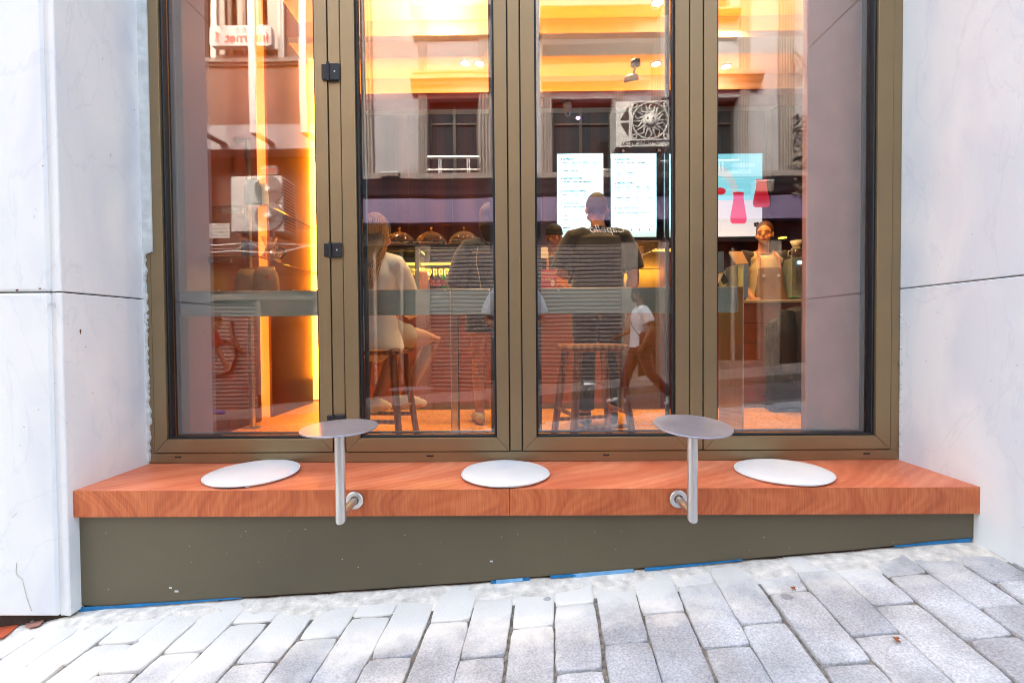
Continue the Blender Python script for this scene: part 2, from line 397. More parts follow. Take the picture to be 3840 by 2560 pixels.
# ============================================================ ground
YF = W(1937, 1840, 1.654).y                      # front plane of the bench
BASE = [(W(px, py, 1.66).x, W(px, py, 1.66).z-0.006) for px, py in
        [(0, 2352), (275, 2296), (700, 2270), (1250, 2235), (1830, 2196), (2150, 2168), (2500, 2140), (2999, 2095), (3214, 2078), (3487, 2050), (3658, 2034), (3840, 2020)]]
def slope0(x):
    if x < BASE[0][0]: return BASE[0][1]+(x-BASE[0][0])*0.075
    if x > BASE[-1][0]: return BASE[-1][1]+(x-BASE[-1][0])*0.08
    return interp(BASE, x)
YP = -3.2                                         # outer edge of the near pavement
def G(x, y):
    y = max(y, YP)
    k = min(1.0, max(0.0, (-0.35-y)/1.2))
    lin_ = 0.141+0.0800*x
    return lerp(slope0(x), lin_, k*0.5 if k < 1 else 0.5)+0.062*(y+0.34)
def road_z(x): return -0.135+0.078*x
def far_z(x): return 0.0+0.076*x
m_stone, _t, _p = nmat('paving_stone')
def _stone(t, p):
    N, L = t.nodes, t.links
    ge = N.new('ShaderNodeNewGeometry'); tc = N.new('ShaderNodeTexCoord')
    r0 = N.new('ShaderNodeValToRGB'); e = r0.color_ramp.elements; e[0].color = C(176, 177, 180); e[1].color = C(206, 206, 206); L.new(ge.outputs['Random Per Island'], r0.inputs[0])
    n1 = N.new('ShaderNodeTexNoise'); n1.inputs['Scale'].default_value = 150; n1.inputs['Detail'].default_value = 5; n1.inputs['Roughness'].default_value = 0.75; L.new(tc.outputs['Object'], n1.inputs['Vector'])
    r1 = N.new('ShaderNodeValToRGB'); r1.color_ramp.elements[0].position = 0.32; r1.color_ramp.elements[1].position = 0.68
    r1.color_ramp.elements[0].color = (0.58, 0.59, 0.61, 1); r1.color_ramp.elements[1].color = (1.22, 1.22, 1.20, 1); L.new(n1.outputs[0], r1.inputs[0])
    m1 = N.new('ShaderNodeMixRGB'); m1.blend_type = 'MULTIPLY'; m1.inputs[0].default_value = 1; L.new(r0.outputs[0], m1.inputs[1]); L.new(r1.outputs[0], m1.inputs[2])
    n4 = N.new('ShaderNodeTexNoise'); n4.inputs['Scale'].default_value = 7; n4.inputs['Detail'].default_value = 6; L.new(tc.outputs['Object'], n4.inputs['Vector'])
    r4 = N.new('ShaderNodeValToRGB'); r4.color_ramp.elements[0].position = 0.3; r4.color_ramp.elements[1].position = 0.7
    r4.color_ramp.elements[0].color = (0.68, 0.67, 0.66, 1); r4.color_ramp.elements[1].color = (1.12, 1.12, 1.12, 1); L.new(n4.outputs[0], r4.inputs[0])
    m4 = N.new('ShaderNodeMixRGB'); m4.blend_type = 'MULTIPLY'; m4.inputs[0].default_value = 1; L.new(m1.outputs[0], m4.inputs[1]); L.new(r4.outputs[0], m4.inputs[2])
    # dried cement near the panel; the left paling also paints in brighter light
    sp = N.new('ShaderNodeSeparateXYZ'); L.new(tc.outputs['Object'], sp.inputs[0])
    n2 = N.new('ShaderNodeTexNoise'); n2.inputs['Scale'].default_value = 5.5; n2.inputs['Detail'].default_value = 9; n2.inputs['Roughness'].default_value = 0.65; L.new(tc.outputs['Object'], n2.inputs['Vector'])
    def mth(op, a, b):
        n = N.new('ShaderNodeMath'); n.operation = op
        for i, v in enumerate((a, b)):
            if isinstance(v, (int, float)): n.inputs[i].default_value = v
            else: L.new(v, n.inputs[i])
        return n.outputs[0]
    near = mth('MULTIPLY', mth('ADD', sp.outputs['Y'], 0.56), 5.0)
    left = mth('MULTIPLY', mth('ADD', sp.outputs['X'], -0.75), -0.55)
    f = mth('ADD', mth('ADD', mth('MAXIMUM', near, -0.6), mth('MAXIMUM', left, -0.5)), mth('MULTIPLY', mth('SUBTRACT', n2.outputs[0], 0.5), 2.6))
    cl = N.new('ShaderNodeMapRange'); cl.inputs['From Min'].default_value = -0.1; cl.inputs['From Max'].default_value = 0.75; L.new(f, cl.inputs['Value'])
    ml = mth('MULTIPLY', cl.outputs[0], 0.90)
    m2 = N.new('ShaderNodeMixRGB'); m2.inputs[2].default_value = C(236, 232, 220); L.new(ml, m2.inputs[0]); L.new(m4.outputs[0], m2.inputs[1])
    # gum spots and small dark marks
    vo = N.new('ShaderNodeTexVoronoi'); vo.inputs['Scale'].default_value = 3.6; vo.inputs['Randomness'].default_value = 1.0; L.new(tc.outputs['Object'], vo.inputs['Vector'])
    n5 = N.new('ShaderNodeTexNoise'); n5.inputs['Scale'].default_value = 22; L.new(tc.outputs['Object'], n5.inputs['Vector'])
    g = mth('LESS_THAN', mth('ADD', vo.outputs['Distance'], mth('MULTIPLY', n5.outputs[0], 0.10)), 0.105)
    m5 = N.new('ShaderNodeMixRGB'); m5.inputs[2].default_value = C(96, 92, 100); L.new(mth('MULTIPLY', g, 0.5), m5.inputs[0]); L.new(m2.outputs[0], m5.inputs[1])
    L.new(m5.outputs[0], p.inputs['Base Color']); p.inputs['Roughness'].default_value = 0.8
    nb = N.new('ShaderNodeTexNoise'); nb.inputs['Scale'].default_value = 170; nb.inputs['Detail'].default_value = 8; L.new(tc.outputs['Object'], nb.inputs['Vector'])
    bp = N.new('ShaderNodeBump'); bp.inputs['Strength'].default_value = 0.6; bp.inputs['Distance'].default_value = 0.004; L.new(nb.outputs[0], bp.inputs['Height']); L.new(bp.outputs[0], p.inputs['Normal'])
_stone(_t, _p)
def paving():
    mb = MB(); rnd = random.Random(3)
    a = 0.075; ca, sa = math.cos(a), math.sin(a)
    cw, gap = 0.136, 0.0042
    def loc(u, v): return (u*ca+v*sa*-1.0*-1.0, v*ca-u*sa*0.0) if False else (u+v*0.08, v)
    for ci in range(-26, 28):
        u0 = ci*cw+0.02; off = rnd.uniform(0, 0.29) if ci % 2 else rnd.uniform(0.1, 0.2)
        wv = rnd.uniform(-0.004, 0.004)
        v = -0.26+off*0.3
        v = -0.30+0.29*((ci*0.37) % 1.0)
        while v > YP+0.1:
            ln = 0.285*rnd.uniform(0.93, 1.08); g2 = gap*rnd.uniform(0.5, 1.4); g1 = gap*rnd.uniform(0.4, 1.7)
            A = (u0+g1/2+wv, v-g2/2); B = (u0+cw-g1/2+wv, v-ln+g2/2)
            dz = rnd.uniform(-0.003, 0.003); tx = rnd.uniform(-0.018, 0.018); ty = rnd.uniform(-0.012, 0.012)
            # wobbly outline with a worn, rounded edge
            out = []
            nx, ny = 4, 8
            for i in range(nx): out.append((lerp(A[0], B[0], i/nx), B[1]))
            for i in range(ny): out.append((B[0], lerp(B[1], A[1], i/ny)))
            for i in range(nx): out.append((lerp(B[0], A[0], i/nx), A[1]))
            for i in range(ny): out.append((A[0], lerp(A[1], B[1], i/ny)))
            cx, cy = (A[0]+B[0])/2, (A[1]+B[1])/2
            rings = []
            for inset, zz in ((0.0, -0.03), (0.0003, -0.005), (0.0014, -0.0012), (0.0042, 0.0)):
                r = []
                for k, (x, y) in enumerate(out):
                    corner = k in (0, nx, nx+ny, 2*nx+ny)
                    nn = noise.noise(Vector((x*40, y*40, ci)))*0.0026+max(0, noise.noise(Vector((x*90, y*90, ci+5)))-.25)*.006
                    q = inset+nn+(0.004 if corner else 0)
                    xx = x+(q if x < cx else -q); yy = y+(q if y < cy else -q)
                    wx, wy = loc(xx, yy)
                    r.append((wx, wy, G(wx, wy)+zz+dz+tx*(xx-cx)+ty*(yy-cy)+noise.noise(Vector((xx*25, yy*25, 3)))*0.0008))
                rings.append(r)
            n = len(out); vs = [q for r in rings for q in r]; fs = []
            for i in range(3):
                for j in range(n): fs.append((i*n+j, i*n+(j+1) % n, (i+1)*n+(j+1) % n, (i+1)*n+j))
            fs.append(tuple(range(3*n, 4*n)))
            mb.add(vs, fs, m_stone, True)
            v -= ln
    # joint bed
    nx, ny = 130, 60; vs = []; fs = []
    for j in range(ny+1):
        for i in range(nx+1):
            x = lerp(-4.6, 4.6, i/nx); y = lerp(-0.20, YP, (j/ny)**1.4)
            nearp = max(0, min(1, (y+0.47)/0.10))
            z = G(x, y)-0.009+0.0045*noise.noise(Vector((x*14, y*14, 0)))+nearp*(0.012+0.004*noise.noise(Vector((x*9, y*9, 7))))
            vs.append((x, y, z))
    for j in range(ny):
        for i in range(nx): a_ = j*(nx+1)+i; fs.append((a_, a_+nx+1, a_+nx+2, a_+1))
    for k, f in enumerate(fs):
        pass
    half = [f for f in fs if vs[f[0]][1] > -0.43]; rest = [f for f in fs if vs[f[0]][1] <= -0.43]
    mb.add(vs, half, m_mortar, True); mb.add(vs, rest, m_grout, True)
    o = mb.build('pavement')
    struct(o)
paving()
def sheet(name, fn, x0, x1, y0, y1, m, nx=40, ny=6, th=0.0):
    vs = []; fs = []
    for j in range(ny+1):
        for i in range(nx+1):
            x = lerp(x0, x1, i/nx); y = lerp(y0, y1, j/ny); vs.append((x, y, fn(x, y)))
    for j in range(ny):
        for i in range(nx): a = j*(nx+1)+i; fs.append((a, a+1, a+nx+2, a+nx+1))
    mb = MB(); mb.add(vs, fs, m, True); return mb
m_asph = mat('asphalt', C(80, 80, 82), 0.9, vary=0.25, vscale=3.0, bump=0.5, bscale=120)
m_farpave = mat('far_pavement_stone', C(108, 102, 100), 0.85, vary=0.25, vscale=4.0, bump=0.4, bscale=80)
m_kerb = mat('kerb_stone', C(116, 112, 108), 0.8, vary=0.25, vscale=9.0, bump=0.4, bscale=60)
struct(sheet('road', lambda x, y: road_z(x)+0.012*noise.noise(Vector((x, y, 0))), -14, 14, -5.35, YP-0.12, m_asph, 60, 10).build('road'))
def kerb(name, y0, y1, fn):
    mb = MB()
    x = -12.0; rnd = random.Random(5)
    while x < 12:
        x2 = x+0.8*rnd.uniform(0.9, 1.1)
        P = [(x+.004, y0, road_z(x)-.1), (x2-.004, y0, road_z(x2)-.1), (x2-.004, y1, road_z(x2)-.1), (x+.004, y1, road_z(x)-.1),
             (x+.004, y0, fn(x)), (x2-.004, y0, fn(x2)), (x2-.004, y1, fn(x2)), (x+.004, y1, fn(x))]
        mb.add(P, [(0,3,2,1),(4,5,6,7),(0,1,5,4),(1,2,6,5),(2,3,7,6),(3,0,4,7)], m_kerb)
        x = x2
    return struct(mb.build(name, bev=0.012))
for x0_, x1_ in ((-14, -4.55), (4.55, 14)):
    struct(sheet('pavement_side', lambda x, y: G(math.copysign(4.5, x), y)+.078*(x-math.copysign(4.5, x))-.004, x0_, x1_, YP, -.2, m_farpave, 20, 4).build('pavement'))
kerb('kerb', YP-0.14, YP-0.01, lambda x: G(max(-4.5, min(4.5, x)), YP)+0.004 if abs(x) < 4.5 else G(math.copysign(4.5, x), YP)+0.08*(x-math.copysign(4.5, x)))
kerb('far_kerb', -5.36, -5.22, lambda x: far_z(x)+0.005)
struct(sheet('far_pavement', lambda x, y: far_z(x), -14, 14, -8.2, -5.36, m_farpave, 40, 4).build('far_pavement'))
struct(sheet('ground', lambda x, y: -0.9+0.078*x, -60, 60, -60, 60, m_asph, 4, 4).build('ground'))
# ============================================================ marble surround of the window
XL = W(545, 1250, 2.0).x; XR = W(3379, 1250, 2.0).x; YW = W(1937, 1250, 2.0).y
ZB = 0.445; ZT = 3.15
def marble_wall(name, label, side):
    root = thing(name, label, 'wall', (XL-0.3 if side < 0 else XR+0.3, YW, 0), 'marble walls beside the window')
    if side < 0:
        yc = -2.0+1.628
        zj = W(100, 1095, 1.628).z                       # slab joint
        for nm, z0, z1 in (('marble_slab', W(120, 2312, 1.628).z+0.0, zj-0.0025), ('marble_slab', zj+0.0025, 2.62), ('marble_slab', 2.625, 8.6)):
            mb = MB()
            # front slab, with a rounded arris and a rebate strip
            xa = XL-0.022
            mb.bbox((-4.6, yc, z0), (xa-0.018, yc+0.035, z1), 0.008)
            mb.box((xa-0.018, yc+0.010, z0), (xa+0.0, yc+0.035, z1))
            mb.bbox((xa+0.0, yc+0.004, z0), (XL+0.0, YW+0.10, z1), 0.003)
            mb.build(nm, m_marble, root)
        b = MB(); b.box((-4.6, yc+0.02, -0.4), (XL-0.026, YW+0.3, 8.6), m_joint); b.build('backing', None, root)
    else:
        yc = -2.0+1.41
        zr = W(3400, 1080, 1.97).z
        for z0, z1 in ((0.02, zr-0.002), (zr+0.002, 2.55), (2.555, 8.6)):
            mb = MB()
            mb.bbox((XR, yc, z0), (XR+0.03, YW+0.10, z1), 0.003)
            mb.bbox((XR+0.031, yc, z0), (5.0, yc+0.035, z1), 0.004)
            mb.build('marble_slab', m_marble, root)
        b = MB(); b.box((XR+0.024, yc+0.02, -0.4), (5.0, YW+0.3, 8.6), m_joint); b.build('backing', None, root)
    return root
mwl = marble_wall('marble_wall', 'white marble wall with a rusty slab joint left of the window', -1)
mwr = marble_wall('marble_wall', 'veined white marble wall right of the window above the steep pavement', 1)
# ragged filler between marble and frame on the left
def filler():
    mb = MB(); rnd = random.Random(11)
    z = ZT; P = []
    ztr = W(545, 945, 2.0).z
    while z > ZB:
        if z > ztr: e = W(566, 900, 1.99).x
        else: e = W(549, 1300, 1.99).x+rnd.uniform(-0.006, 0.003)+(0.007 if 1520 < 1243+(1-z)*880 < 1580 else 0)
        P.append((e, z)); z -= 0.02 if z > ztr+0.05 else rnd.uniform(0.006, 0.016)
    n = len(P); y = YW-0.006
    vs = [(XL-0.012, y, q[1]) for q in P]+[(q[0], y+rnd.uniform(-.002, .002), q[1]) for q in P]+[(q[0], YW+0.02, q[1]) for q in P]
    fs = [(i, n+i, n+i+1, i+1) for i in range(n-1)]+[(n+i, 2*n+i, 2*n+i+1, n+i+1) for i in range(n-1)]
    mb.add(vs, fs, m_plaster); o = mb.build('filler_bead', None, mwl)
    lab(o, 'ragged strip of white filler crumbling beside the bronze frame')
    # right: thin crumbs of filler at the foot of the wall
    mb = MB()
    for k in range(26):
        x = lerp(XR-0.004, XR, rnd.random()); zc = lerp(ZB+0.01, 1.1, rnd.random()**1.6); s = rnd.uniform(.002, .006)
        mb.ell((x, YW-0.004, zc), (s, .003, s*1.6), 6, 4, m_plaster)
    mb.build('filler_crumbs', None, mwr)
filler()
# wall above the window (both floors of the shop's own building)
up = thing('upper_wall', 'white marble wall above the shop window', 'wall', (0, 0.2, 4))
mb = MB(); mb.box((XL, YW-0.02, ZT+0.003), (XR, YW+0.3, 8.6)); mb.build('marble_slab', m_marble, up)
# ============================================================ the window
def frame_x(px): return W(px, 1250, 2.0).x
win = thing('shop_window', 'four pane bronze framed shop window reflecting the street', 'window', (0.02, YW, ZB))
yF = YW
def bar(mb, x0, x1, z0, z1, y0=0.0, d=0.07, r=0.002): mb.bbox((x0, yF+y0, z0), (x1, yF+y0+d, z1), r, m_bronze)
zr0 = W(1937, 1736, 2.0).z; zr1 = W(1937, 1693, 2.0).z; zs0 = W(1937, 1690, 2.0).z; zs1 = W(1937, 1640, 2.0).z
of = MB()
bar(of, XL-0.0, frame_x(568), zr1, ZT, 0.004); bar(of, frame_x(3345), XR, zr1, ZT, 0.004)
# bottom rail, mitred joints read as thin dark lines
bar(of, XL, XR, ZB-0.002, zr1, 0.004)
of.box((XL+0.01, yF+0.02, ZB), (XR-0.01, yF+0.085, ZT), m_black) if False else None
bar(of, XL, XR, ZT-0.06, ZT, 0.004)
for px in (655, 1607, 2272, 3256):
    x = frame_x(px); z = (ZB+zr1)/2+0.004; of.bbox((x-.014, yF+0.001, z-.003), (x+.014, yF+0.0045, z+.003), .001, m_black)
of.build('outer_frame', None, win)
for a, b in ((1244, 1289), (1910, 1955), (2588, 2637)):
    mu = MB(); bar(mu, frame_x(a), frame_x(b), zs0-0.0005, ZT-0.063, 0.002, 0.066, 0.003); mu.build('mullion', None, win)
gap = MB()   # the dark rebate behind the joints
gap.box((XL+.01, yF+.018, ZB+.01), (frame_x(600), yF+.03, ZT-.02)); gap.box((frame_x(3300), yF+.018, ZB+.01), (XR-.01, yF+.03, ZT-.02))
for a in (1236, 1293, 1903, 1960, 2581, 2642): gap.box((frame_x(a)-.010, yF+.018, ZB+.02), (frame_x(a)+.010, yF+.03, ZT-.02))
gap.box((XL+.02, yF+.0185, zr1-.01), (XR-.02, yF+.0295, zs0+.012))
gap.build('rebate', m_black, win)
m_pane = glass_mat('window_glass', 0.125, (0.93, 0.94, 0.90, 1), 0.0, 3.2)
SASH = [(571, 617, 1195, 1241), (1292, 1344, 1860, 1906), (1959, 2010, 2534, 2584), (2640, 2689, 3287, 3342)]
for (a, b, c, d) in SASH:
    sm_ = MB(); x0, x1, x2, x3 = map(frame_x, (a, b, c, d)); zt0, zt1 = ZT-0.115, ZT-0.066
    # stiles and rails meet in 45 degree mitres
    def mitre(P, mb=sm_):
        Q = [(x, yF, z) for x, z in P]; mb.prism(Q, (0, 0.06, 0), m_bronze)
    g = 0.0006
    mitre([(x0, zs0+g), (x1-g, zs1+g), (x1, zt0), (x0, zt1)]); mitre([(x3, zs0+g), (x3, zt1), (x2, zt0), (x2+g, zs1+g)])
    mitre([(x0+g, zs0), (x3-g, zs0), (x2-g, zs1), (x1+g, zs1)]); mitre([(x1, zt0+g), (x2, zt0+g), (x3, zt1), (x0, zt1)])
    so = sm_.build('sash', None, win, bev=0.0012)
    gk = MB(); w1 = 0.009; yg = yF+0.012
    for (p, q) in (((x1, zs1), (x1+w1, zt0)), ((x2-w1, zs1), (x2, zt0)), ((x1+w1, zs1), (x2-w1, zs1+w1)), ((x1+w1, zt0-w1), (x2-w1, zt0))):
        gk.bbox((p[0], yg, p[1]), (q[0], yg+0.03, q[1]), .002, m_black)
    # spacer bar behind the pane; its dark strip stands in for frame reflection
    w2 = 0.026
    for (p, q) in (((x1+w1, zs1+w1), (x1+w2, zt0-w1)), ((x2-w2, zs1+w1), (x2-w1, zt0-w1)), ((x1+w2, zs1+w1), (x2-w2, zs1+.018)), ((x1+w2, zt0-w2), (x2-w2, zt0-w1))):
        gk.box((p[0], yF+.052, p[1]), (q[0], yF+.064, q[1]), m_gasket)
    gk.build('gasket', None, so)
    pn = MB(); pn.box((x1+.002, yF+.035, zs1+.002), (x2-.002, yF+.049, zt0-.002)); pn.build('pane', m_pane, so)
for (x0, x1, y0, y1) in ((1203, 1270, 234, 300), (1212, 1279, 909, 965), (1224, 1291, 1556, 1612)):
    a = W(x0, y1, 1.985); b = W(x1, y0, 1.985); h = MB(); xm = lerp(a.x, b.x, 0.38)
    h.bbox((a.x, yF-.010, a.z+.004), (xm-.003, yF-.0005, b.z-.002), .003, m_black); h.bbox((xm+.003, yF-.012, a.z), (b.x, yF-.0005, b.z), .004, m_black)
    h.tube([(xm, yF-.012, a.z-.002), (xm, yF-.012, b.z+.003)], .0062, 10, m_black)
    h.ell(((xm+b.x)/2+.004, yF-.012, (a.z+b.z)/2), (.004, .002, .004), 8, 5, m_steel)
    h.build('hinge', None, win)
# ============================================================ bench
bx0 = W(257, 1890, 1.654).x; bx1 = W(3681, 1880, 1.654).x; bz1 = ZB-0.003; bz0 = W(1937, 1932, 1.654).z
bench = thing('bench', 'long orange wood bench under the shop window', 'bench', ((bx0+bx1)/2, (YF+YW)/2, 0.2))
xs = W(1911, 1900, 1.654).x
for x0, x1 in ((bx0, xs-.0007), (xs+.0007, bx1)):
    s_ = MB(); x0_, x1_ = x0, x1
    vs = [(x0, YF, bz0), (x1, YF, bz0), (x1, YW+.06, bz0), (x0, YW+.06, bz0), (x0, YF, bz1), (x1, YF, bz1), (x1, YW+.06, bz1), (x0, YW+.06, bz1)]
    if x0 == bx0: vs[3] = (XL+.001, YW+.06, bz0); vs[7] = (XL+.001, YW+.06, bz1)
    s_.add(vs, [(0,3,2,1)], m_bench); s_.add(vs, [(4,5,6,7)], m_benchtop); s_.add(vs, [(0,1,5,4),(1,2,6,5),(2,3,7,6),(3,0,4,7)], m_bench)
    s_.build('seat_slab', None, bench, bev=0.0016)
px0 = W(270, 2000, 1.668).x; px1 = W(3659, 2000, 1.668).x
pan = MB(); n = 40; yp = YF+0.022
top = [(lerp(px0, px1, i/n), bz0-.001) for i in range(n+1)]; bot = [(x, slope0(x)+0.016+(.012 if i == 0 else 0)) for i, (x, _) in enumerate(top)]
vs = [(x, yp, z) for x, z in top]+[(x, yp, z) for x, z in bot]+[(x, yp+.003, z) for x, z in top]+[(x, yp+.003, z) for x, z in bot]
N1 = n+1
fs = [(i+N1, i+1+N1, i+1, i) for i in range(n)]+[(2*N1+i, 2*N1+i+1, 3*N1+i+1, 3*N1+i) for i in range(n)]+[(i+N1, 3*N1+i, 3*N1+i+1, i+1+N1) for i in range(n)]
pan.add(vs, fs, m_panel)
fp = pan.build('front_panel', None, bench); lab(fp, 'dark olive grey metal front panel of the bench')
sc = MB()  # chips of paint on the panel
rc = random.Random(21)
CH = [(rc.uniform(300, 3600), rc.uniform(1990, 2120), rc.uniform(.8, 1.6)) for _ in range(26)]
for px, py, s in tuple(CH)+((632, 2208, 6), (655, 2221, 8), (1842, 2108, 6), (398, 2214, 2), (1140, 1988, 2), (2870, 2208-190, 2), (1280, 2100, 2), (1340, 2130, 2)):
    p = W(px, py, 1.666); q = s*0.0009
    sc.bbox((p.x-q, yp-.0012, p.z-q*.5), (p.x+q, yp-.0002, p.z+q*.5), q*.3, m_plaster)
sc.build('paint_chip', None, fp)
bl = MB(); rnd = random.Random(2)
def strip(pxa, pxb, h0, h1, m, off=0.0):
    xa = W(pxa, 2200, 1.664).x; xb = W(pxb, 2200, 1.664).x; k = max(2, int((xb-xa)/.05))
    a = [(lerp(xa, xb, i/k)) for i in range(k+1)]
    P = [(x, yp-.0025, slope0(x)+0.017+rnd.uniform(-.0008, .0008)) for x in a]; Q = [(x, yp-.004-off, slope0(x)+0.017-lerp(h0, h1, i/k)) for i, x in enumerate(a)]
    bl.add(P+Q, [(k+1+i, k+2+i, i+1, i) for i in range(k)], m)
strip(284, 900, .016, .003, m_blue); strip(1840, 1985, .010, .012, m_blue, .001); strip(1860, 1960, .014, .008, m_bluelight, .002)
strip(2065, 2160, .010, .010, m_blue, .001); strip(2150, 2378, .014, .012, m_bluelight, .002); strip(2420, 2790, .012, .004, m_blue); strip(3360, 3652, .006, .013, m_blue)
lab(bl.build('protective_film', None, fp), 'torn blue plastic film left along the bottom edge')
# recess behind the panel
bk = MB(); bk.box((bx0-.02, yp+.01, -.1), (bx1+.05, YW, bz0-.004), m_joint); bk.build('carcass', None, bench)
# ============================================================ small steel tables
def side_table(pxp, label, tx, ty, first=False):
    xp = W(pxp, 1900, 1.517).x; yq = -2.0+1.517; sg = 1 if xp < 0 else -1
    zt = W(1937, 1597, 1.517).z; zb = W(1937, 1957, 1.517).z
    root = thing('side_table', label, 'side table', (xp, yq, zb), 'small steel tables fixed to the bench front')
    M = Matrix.Translation((xp, yq, zt)) @ Euler((R(tx), R(ty), 0)).to_matrix().to_4x4()
    t = MB(); r = 0.1215
    t.lathe([(0, 0), (r-.001, 0), (r, -.0008), (r, -.0042), (r-.001, -.005), (0, -.005)], n=72, M=M, m=m_steeltop, smooth=False); t.build('table_top', None, root)
    p = MB(); rr = .0168
    # lower end cut at a slant
    n = 28; top = []; bot = []
    for j in range(n):
        an = 2*math.pi*j/n; x = rr*math.cos(an); y = rr*math.sin(an)
        top.append((xp+x, yq+y, zt-.006)); bot.append((xp+x, yq+y, zb+0.022*(.5-.5*(-y)/rr)*1.0))
    p.add(top+bot, [(n+j, n+(j+1) % n, (j+1) % n, j) for j in range(n)], m_steel, True); p.add(bot, [tuple(range(n))[::-1]], m_steel); p.build('pole', None, root)
    a = MB(); za = zb+.027; a.tube([(xp, yq+.004, za), (xp, YF-.001, za)], .0135, 20, m_steel); a.build('arm', None, root)
    f = MB(); f.lathe([(.016, -.012), (.029, -.012), (.031, -.010), (.031, -.0005), (.016, -.0005)], c=(xp, YF, za), n=36, m=m_steel, ax='y', smooth=False, closed=True)
    f.lathe([(.0, -.004), (.0165, -.004), (.0165, -.001), (0, -.001)], c=(xp, YF, za), n=20, m=m_black, ax='y'); f.build('flange', None, root)
    return root
side_table(1278, 'round steel side table left of the middle cushion', 2.2, -0.6)
side_table(2596, 'round steel side table between the middle and right cushions', 6.5, 1.0)
# ============================================================ cushions
def cushion(px, py, label, tilt, rz, sag):
    c = WZ(px, py, bz1+.012); r = 0.169
    root = thing('seat_cushion', label, 'cushion', (c.x, c.y, bz1), 'round white seat pads on the bench')
    M = Matrix.Translation((c.x, c.y, bz1)) @ Euler((R(tilt[0]), R(tilt[1]), R(rz))).to_matrix().to_4x4()
    prof_t = [(0.0001, .0235), (.05, .0232), (.10, .0220), (.135, .0195), (.155, .0155), (.165, .0110), (.1685, .0095)]
    prof_b = [(.1670, .0080), (.1675, .005), (.166, .003), (.160, .0012), (.10, .001), (.0001, .001)]
    mb = MB(); n = 96
    def ring(prof):
        vs = []
        for r_, z in prof:
            for j in range(n):
                an = 2*math.pi*j/n; k = 1+.006*math.sin(3*an+sag)+.004*math.sin(7*an+sag*2)
                zz = z*(1+.10*math.sin(2*an+sag)*(r_/r)) + .0012*noise.noise(Vector((r_*12*math.cos(an)+sag, r_*12*math.sin(an), 0)))
                vs.append(M @ Vector((r_*k*math.cos(an), r_*k*math.sin(an), max(zz, .0008))))
        return vs
    vs = ring(prof_t+prof_b); k = len(prof_t+prof_b)
    mb.add(vs, [((i+1)*n+j, (i+1)*n+(j+1) % n, i*n+(j+1) % n, i*n+j) for i in range(k-1) for j in range(n)], m_cushion, True)
    mb.build('cover', None, root)
    pp = MB(); ring_pts = []
    for j in range(n):
        an = 2*math.pi*j/n; kk = 1+.006*math.sin(3*an+sag)+.004*math.sin(7*an+sag*2)
        ring_pts.append(M @ Vector((.1695*kk*math.cos(an), .1695*kk*math.sin(an), .0092*(1+.1*math.sin(2*an+sag)))))
    pp.tube(ring_pts, .0026, 8, m_cushion, closed=True); pp.build('piping', None, root)
    z = MB(); a0 = {0: -2.4, 1: -2.15, 2: -2.5}[int(sag) % 3]
    seg = [M @ Vector((.1700*math.cos(a0+i*.06), .1700*math.sin(a0+i*.06), .0052)) for i in range(13)]
    z.tube(seg, .0014, 6, m_gasket); z.bbox(tuple(seg[-1]-Vector((.008, .004, .002))), tuple(seg[-1]+Vector((.008, .001, .002))), .001, m_steel); z.build('zip_fastener', None, root)
    return root
cushion(948, 1768, 'round white seat pad at the left end of the bench', (0.4, -0.5), 30, 0.0)
cushion(1895, 1768, 'round white seat pad over the bench seam between the two steel tables', (0.3, 0.2), 100, 1.0)
cushion(2934, 1762, 'round white seat pad right of both steel tables', (0.5, 0.9), 200, 2.0)
# ============================================================ litter at the lower left and small marks
m_orange = mat('orange_plastic', C(188, 84, 46), 0.6, vary=0.25, vscale=18)
def g(px, py):   # hit the pavement
    D = 1.4
    for _ in range(8):
        p = W(px, py, D); z = G(p.x, p.y)+.004
        d = CR @ Vector(((px-1920)/FPX, -(py-1280)/FPX, -1.0)); q = CAM+d*((z-1.0)/d.z); D = q.y+2.0
    return q
mb = MB()
P = [g(*q) for q in [(-30, 2330), (100, 2322), (70, 2345), (40, 2372), (10, 2392), (-30, 2400)]]
mb.prism([p+Vector((0, 0, .0015)) for p in P], (0, 0, .004), m_orange)
tag(mb.build('plastic_scrap'), 'torn orange plastic sheet lying at the foot of the left marble wall', 'scrap')
mb = MB(); P = [g(*q) for q in [(100, 2325), (170, 2322), (150, 2345), (110, 2356), (94, 2348)]]
mb.prism([p+Vector((0, 0, .001)) for p in P], (0, 0, .003), mat('rust_tape', C(170, 120, 104), .7)); mb.ell(g(122, 2336)+Vector((0, 0, .006)), (.008, .006, .004), 10, 6, m_grout)
tag(mb.build('tape_scrap'), 'faded reddish scrap with a pebble beside the orange sheet', 'scrap')
m_leaf = mat('dry_leaf', C(150, 84, 44), .8)
for px, py, lb, s in ((2974, 2207, 'brown dry leaf crumb stuck in a paving joint near the right table', .010), (3363, 2400, 'reddish leaf crumb on the paving at lower right', .012)):
    c = g(px, py)+Vector((0, 0, .003)); mb = MB()
    mb.ell(c, (s, s*.5, .0025), 10, 5, m_leaf, Euler((0.2, 0, px)).to_matrix()); mb.ell(c+Vector((s*.5, s*.4, .001)), (s*.5, s*.3, .002), 8, 4, m_leaf)
    tag(mb.build('dry_leaf'), lb, 'leaf')

